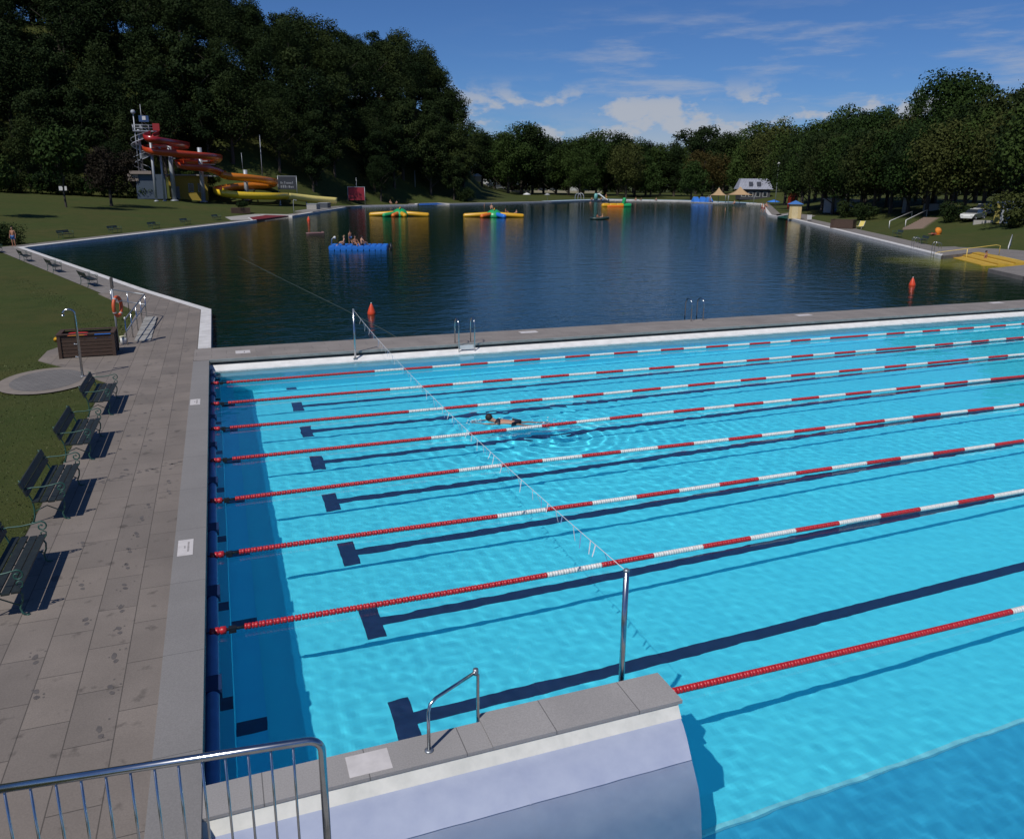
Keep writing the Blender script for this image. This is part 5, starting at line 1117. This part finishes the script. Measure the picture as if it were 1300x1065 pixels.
for k, (px, D, w_) in enumerate([(1152, 148, 2.0), (1195, 145, 2.2), (1078, 200, 4)]):
    t = thing('low_wall', gt(px, D), ['pale pillar under the trees above the bank steps', 'low grey wall at the top of the bank steps', 'grey wall in the shade beyond the blue car'][k], 'wall', rz=-.6); mb = MB(); mb.box((-w_, -.2, -.2), (w_, .2, .9)) if k else mb.box((-.35, -.2, -.2), (.35, .2, 2.6)); mb.obj('body', flat('low_wall_grey', (.30, .29, .27)), t)  # one even grey for the pillar and both walls
# far ladder on the far bank
t = thing('far_ladder', (116.6, 250.9, .32), 'dark ladder at the far pool edge right of the small slide', 'ladder', rz=math.radians(35), sc=1.9)
for s in (-.5, .5): mb = MB(); mb.tube(hoop(s, -.6, .6, -.6, 0, 1.2), .05, 7); mb.obj('handrail', M_galv, t)

# ================================================================== PEOPLE
def chain_mesh(name, J, edges, mat, rad, sub=1):
    me = bpy.data.meshes.new(name); keys = list(J); me.from_pydata([J[k] for k in keys], [(keys.index(a), keys.index(b)) for a, b in edges], []); me.materials.append(mat); return me, keys
def person(loc, rz, pose, label, skin=None, top=None, bottom=None, hair=None, sc=1.0, group=None, hatcap=None, tilt=None):
    skin = skin or M_skin; hair = hair or M_hair
    t = thing('person', loc, label, 'person', rz, group, sc)
    if tilt: t.rotation_euler = (tilt[0], tilt[1], rz)
    J = {'pelvis': (0, 0, .95), 'belly': (0, .01, 1.08), 'chest': (0, .0, 1.28), 'neck': (0, 0, 1.47), 'head': (0, .02, 1.56), 'skull': (0, .015, 1.66), 'nose': (0, .10, 1.60), 'top': (0, .0, 1.73)}
    for s, S_ in ((-1, 'l'), (1, 'r')):
        J.update({'hip'+S_: (s*.10, 0, .90), 'knee'+S_: (s*.11, .02, .50), 'ankle'+S_: (s*.11, -.02, .09), 'toe'+S_: (s*.13, .16, .03), 'sh'+S_: (s*.18, 0, 1.40), 'el'+S_: (s*.25, -.03, 1.12), 'wr'+S_: (s*.26, .06, .88), 'palm'+S_: (s*.26, .08, .81)})
    J.update(pose)
    for s, S_ in ((-1, 'l'), (1, 'r')):
        wv, pv = Vector(J['wr'+S_]), Vector(J['palm'+S_]); d = (pv-wv).normalized(); sd_ = d.orthogonal().normalized()
        for q in range(4): J['f%d%s' % (q, S_)] = tuple(pv+d*(.085-.008*abs(q-1))+sd_*(-.03+.02*q)+Vector((0, .01*q, -.01)))
        J['th'+S_] = tuple(wv.lerp(pv, .5)+d*.05+sd_*.05)
    E_ = [('pelvis', 'belly'), ('belly', 'chest'), ('chest', 'neck'), ('neck', 'head'), ('head', 'skull'), ('skull', 'top'), ('head', 'nose')]
    R_ = {'pelvis': .125, 'belly': .115, 'chest': .135, 'neck': .05, 'head': .078, 'skull': .095, 'nose': .02, 'top': .05}
    for S_ in 'lr':
        E_ += [('pelvis', 'hip'+S_), ('hip'+S_, 'knee'+S_), ('knee'+S_, 'ankle'+S_), ('ankle'+S_, 'toe'+S_), ('chest', 'sh'+S_), ('sh'+S_, 'el'+S_), ('el'+S_, 'wr'+S_), ('wr'+S_, 'palm'+S_), ('palm'+S_, 'th'+S_)]+[('palm'+S_, 'f%d%s' % (q, S_)) for q in range(4)]
        R_.update({'hip'+S_: .088, 'knee'+S_: .064, 'ankle'+S_: .042, 'toe'+S_: .03, 'sh'+S_: .06, 'el'+S_: .040, 'wr'+S_: .028, 'palm'+S_: .032, 'th'+S_: .009}); R_.update({'f%d%s' % (q, S_): .009 for q in range(4)})
    def skinobj(name, keys, edges, grow, mat, parent, caproot):
        me = bpy.data.meshes.new(name); me.from_pydata([J[k] for k in keys], [(keys.index(a), keys.index(b)) for a, b in edges], []); me.materials.append(mat)
        o = bpy.data.objects.new(name, me); link(o, parent); md = o.modifiers.new('skin', 'SKIN'); md.use_smooth_shade = True
        for i, k in enumerate(keys): r = R_[k]*grow if grow > 0 else R_[k]; me.skin_vertices[0].data[i].radius = (r, r); me.skin_vertices[0].data[i].use_root = (k == caproot)
        sb = o.modifiers.new('sub', 'SUBSURF'); sb.levels = 1; sb.render_levels = 1; return o
    body = skinobj('body', list(J), E_, 1.0, skin, t, 'pelvis')
    if bottom:
        for S_ in 'lr': J['mid'+S_] = tuple(Vector(J['hip'+S_]).lerp(Vector(J['knee'+S_]), bottom[1])); R_['mid'+S_] = .082
        skinobj('shorts' if bottom[1] > .3 else 'swim_briefs', ['pelvis', 'hipl', 'hipr', 'midl', 'midr'], [('pelvis', 'hipl'), ('pelvis', 'hipr'), ('hipl', 'midl'), ('hipr', 'midr')], 1.14, bottom[0], t, 'pelvis')
    if top: skinobj('shirt' if top[1] else 'bikini_top', ['belly', 'chest', 'shl', 'shr'] if top[1] else ['chest', 'shl', 'shr'], ([('belly', 'chest')] if top[1] else [])+[('chest', 'shl'), ('chest', 'shr')], 1.13, top[0], t, 'chest')
    mb = MB(); hd = Vector(J['skull']); nk = Vector(J['neck']); up = (Vector(J['top'])-Vector(J['head'])).normalized(); f_ = (Vector(J['nose'])-Vector(J['head'])); c = hd+up*.02-f_*.28
    mb.sphere(c, .100, 12, 8, (1, 1, 1.0)); mb.obj('hair', hair, t); return t
SIT = {'kneel': (-.13, .42, .98), 'kneer': (.13, .42, .98), 'anklel': (-.12, .62, .64), 'ankler': (.12, .62, .64), 'toel': (-.13, .78, .60), 'toer': (.13, .78, .60), 'wrl': (-.24, .28, 1.02), 'wrr': (.24, .28, 1.02), 'palml': (-.22, .35, 1.02), 'palmr': (.22, .35, 1.02), 'ell': (-.26, .05, 1.14), 'elr': (.26, .05, 1.14), 'hipl': (-.1, .05, .93), 'hipr': (.1, .05, .93)}
SITG = dict(SIT); SITG.update({'kneel': (-.15, .40, 1.12), 'kneer': (.15, .40, 1.12), 'anklel': (-.14, .62, .86), 'ankler': (.14, .62, .86), 'toel': (-.14, .78, .83), 'toer': (.14, .78, .83), 'ell': (-.27, .10, 1.16), 'elr': (.27, .10, 1.16), 'wrl': (-.20, .34, 1.16), 'wrr': (.20, .34, 1.16), 'palml': (-.12, .38, 1.14), 'palmr': (.12, .38, 1.14)})
WALK = {'kneel': (-.1, .18, .52), 'anklel': (-.1, .22, .10), 'toel': (-.11, .39, .06), 'kneer': (.1, -.04, .50), 'ankler': (.1, -.34, .16), 'toer': (.11, -.24, .03), 'ell': (-.25, -.12, 1.14), 'wrl': (-.26, -.10, .89), 'palml': (-.26, -.08, .81), 'elr': (.24, .06, 1.13), 'wrr': (.25, .24, .95), 'palmr': (.25, .30, .90)}
def rotx(P, a):   # lay a pose down around the pelvis
    return P
def lie(P=None, face_up=True):
    base = {'pelvis': (0, 0, .12), 'belly': (0, .13, .12), 'chest': (0, .33, .13), 'neck': (0, .52, .12), 'head': (0, .61, .12), 'skull': (0, .71, .12), 'nose': (0, .63, .22 if face_up else .02), 'top': (0, .78, .12)}
    for s, S_ in ((-1, 'l'), (1, 'r')):
        base.update({'hip'+S_: (s*.1, -.05, .10), 'knee'+S_: (s*.12, -.45, .12), 'ankle'+S_: (s*.13, -.86, .06), 'toe'+S_: (s*.14, -.93, .16), 'sh'+S_: (s*.18, .45, .12), 'el'+S_: (s*.28, .18, .07), 'wr'+S_: (s*.27, -.06, .07), 'palm'+S_: (s*.27, -.13, .06)})
    base.update(P or {}); return base
dark = flat('dark_swimwear', (.015, .018, .03)); redw = flat('red_swimwear', (.35, .03, .03)); bluew = flat('blue_swimwear', (.03, .10, .28)); yelw = flat('yellow_garment', (.60, .32, .04)); whitew = flat('white_garment', (.5, .5, .48))
# the swimmer in the pool (breaststroke glide, partly under water)
SW = lie({'shl': (-.17, .46, .02), 'shr': (.17, .46, .02), 'ell': (-.20, .74, .05), 'elr': (.20, .74, .05), 'wrl': (-.11, .98, .03), 'wrr': (.11, .98, .03), 'palml': (-.08, 1.06, .02), 'palmr': (.08, 1.06, .02), 'neck': (0, .53, .10), 'head': (0, .61, .15), 'skull': (0, .69, .17), 'nose': (0, .72, .09), 'top': (0, .75, .22), 'pelvis': (0, 0, .0), 'belly': (0, .14, .02), 'chest': (0, .33, .03), 'hipl': (-.1, -.05, -.02), 'hipr': (.1, -.05, -.02), 'kneel': (-.16, -.44, -.10), 'kneer': (.16, -.44, -.08), 'anklel': (-.20, -.84, -.16), 'ankler': (.18, -.84, -.12), 'toel': (-.22, -.98, -.20), 'toer': (.2, -.98, -.16)}, False)
sw = person((7.13, 19.12, -.075), math.radians(68), SW, 'dark haired swimmer in a black two-piece crossing the turquoise pool with arms stretched ahead', M_skin, (dark, False), (dark, .12), M_hair)
for o in [c for c in sw.children]: recv(o)
mb = MB(); g = random.Random(8)
for (cx, cy, n_, sp_) in ((6.15, 19.5, 16, .12), (6.75, 19.3, 12, .16), (8.0, 18.8, 34, .20)):
    for _ in range(n_):
        r_ = g.uniform(.006, .02); mb.lathe_s((cx+g.gauss(0, sp_*1.5), cy+g.gauss(0, sp_), .006), r_, 6, 4, (1.6, 1.2, .5))
o = mb.obj('foam', flat('water_foam', (.75, .8, .82), .4)); tag(o, 'white flecks of foam around the swimmer', 'foam', kind='stuff'); recv(o)
# raft party
RZ = math.radians(-14.5); rp = Vector((9.55, 74.8)); rx = Vector((math.cos(RZ), math.sin(RZ))); ry = Vector((-math.sin(RZ), math.cos(RZ)))
def on_raft(a, b): p = rp+rx*a+ry*b; return (p.x, p.y)
person((*on_raft(1.85, 1.5), .40-.0), math.radians(20), {**WALK, 'anklel': (-.1, .05, .1), 'kneel': (-.1, .1, .5)}, 'bather standing up on the blue raft behind the seated ones', M_skin2, None, (bluew, .4), sc=.78)
person((*on_raft(1.35, .9), .40-.83), math.radians(80), SITG, 'fair haired bather seated leftmost on the blue raft', M_skin, None, (dark, .3), M_blond)
person((*on_raft(2.35, .8), .40-.83), math.radians(200), SITG, 'bather with a bare back seated in the middle of the blue raft', M_skin2, None, (dark, .3))
person((*on_raft(2.95, 1.0), .40-.83), math.radians(-70), SITG, 'bather in dark clothes seated rightmost on the blue raft', M_skin, (dark, True), (dark, .4))
# others on the water
person((46.9, 138.3, .62), math.radians(160), SITG, 'bather sitting on the green top of the right inflatable island', M_skin, None, (dark, .3), M_blond)
person((49.3, 137.5, .50-.60), math.radians(-120), SITG, 'bather sitting on the arm of the right inflatable island', M_skin2, None, (redw, .3))
person((51.2, 136.9, .45-.62), math.radians(100), SITG, 'second bather on the right arm of the inflatable island, further out', M_skin, None, (bluew, .3), sc=.9)
person((62.2, 126.3, .12-.83), math.radians(-80), SITG, 'bather seated in the left half of the dark dinghy', M_skin2, None, (dark, .3)); person((63.1, 126.1, .12-.83), math.radians(80), SITG, 'bather seated in the right half of the dark dinghy', M_skin, None, (yelw, .4), M_blond)
person((109., 226.5, -1.25), 0, {}, 'person standing deep in the water before the far pool edge', M_skin, (whitew, True), (dark, .3), M_blond, sc=1.1)
person((115.2, 164.8, -1.3), 1.0, {}, 'swimmer with head and shoulders out of the water on the far right of the lake', M_skin, None, None, M_blond, sc=1.1)
person((67.6, 205.2, -1.25), 1.0, {}, 'swimmer close to the far bank behind the right inflatable island', M_skin, None, None, M_blond)
person((62.3, 50.6, -.85), math.radians(200), {}, 'bather wading at the foot of the yellow steps', M_skin2, (dark, True), (dark, .3), sc=.95)
# on the banks
person((-17.1, 82.6, .30), math.radians(160), {}, 'bather in blue shorts standing in front of the hedge at the left picture edge', M_skin2, None, (bluew, .8))
x, y, z = gt(495, 214); person((x, y, z-.83), math.radians(190), SITG, 'sunbather seated on the lawn left of the blue landing', M_skin, None, (dark, .3), M_blond, 1.1)
x, y, z = gt(503, 216); person((x, y, z-.83), math.radians(150), SITG, 'second sunbather seated just left of the blue landing', M_skin2, (whitew, True), (dark, .3), sc=1.0)
x, y, z = gt(770, 272); person((x, y, z), math.radians(190), WALK, 'person in yellow standing upright on the far bank above the yellow tube', M_skin2, (yelw, True), (yelw, .9), sc=1.35)
for px, D, rz_, sk, lb, pp in [(752, 274, 0, M_skin, 'sunbather sitting on the far bank, leftmost near the person in yellow', SITG), (757, 276, 1, M_skin2, 'sunbather sitting just left of the person in yellow on the far bank', SITG), (764, 278, 2, M_skin, 'sunbather in dark clothes sitting beside the person in yellow', SITG), (808, 268, 2, M_skin, 'sunbather sitting right beside the small slide', SITG), (815, 266, 1, M_skin2, 'sunbather sitting second right of the small slide', SITG), (834, 268, 0, M_skin, 'sunbather sitting under the bright green tree on the far lawn', SITG), (975, 222, 3, M_skin, 'person sitting at the far end of the right path', SITG), (934, 240, 2, M_skin, 'person in white sitting in front of the larger sunshade', SITG)]:
    x, y, z = gt(px, D); person((x, y, z-.83), rz_, pp, lb, sk, (whitew, True) if px in (934, 834) else ((dark, True) if px == 764 else None), (redw if px == 808 else dark, .3), M_blond if sk is M_skin else M_hair, 1.15)
x, y, z = gt(903, 262); person((x, y, z), 0, WALK, 'person in white standing behind the blue tents', M_skin, (whitew, True), (whitew, .9), sc=1.3)
person((107.6, 140.2, .30), math.radians(200), WALK, 'walker in red shorts on the right path, front one of the pair', M_skin2, None, (redw, .5), sc=1.1); person((109.6, 143.6, .30), math.radians(190), WALK, 'walker behind the one in red shorts on the right path', M_skin, (redw, True), (redw, .5), M_blond, sc=1.1)
person((86.2, 95.0, .304-.78), math.radians(70), SITG, 'person wrapped in a pale blue towel seated on the right path', M_skin, (flat('pale_blue_towel', (.24, .34, .42), .9), True), (flat('pale_blue_towel', (.24, .34, .42)), .9))
x, y = 79.8, 71.8; z = terrain(x, y); mb = MB(); mb.add([(-1.0, -.5, .03), (.6, -.5, .03), (.6, .5, .03), (-1.0, .5, .03), (.6, -.5, 0), (-1, -.5, 0), (.6, .5, 0), (-1, .5, 0)], [(0, 1, 2, 3), (5, 4, 1, 0), (7, 3, 2, 6), (5, 0, 3, 7), (1, 4, 6, 2)]); o = mb.obj('beach_towel', flat('orange_towel', (.68, .22, .02), .9), None, loc=(x+.9, y+.3, z+.02), rz=.6); tag(o, 'orange beach towel on the slope of the right bank', 'towel')
t = thing('beach_umbrella', (x+.6, y+.2, z), 'half open orange beach shade beside the sunbather on the right bank', 'parasol'); mb = MB(); mb.lathe([(.5, -.08), (.4, .1), (.05, .22)], 10, (0, 0, .42), R=Matrix.Rotation(math.radians(70), 3, 'X')); mb.obj('canopy', flat('orange_canvas', (.70, .22, .015), .8), t); mb = MB(); mb.tube([(0, .3, 0), (0, -.2, .6)], .02, 6); mb.obj('pole', M_galv, t)
person((x-.7, y-.2, z+.03), math.radians(-70), lie(), 'sunbather lying on the slope of the right bank beside the orange shade', M_skin2, (redw, True), (redw, .2))
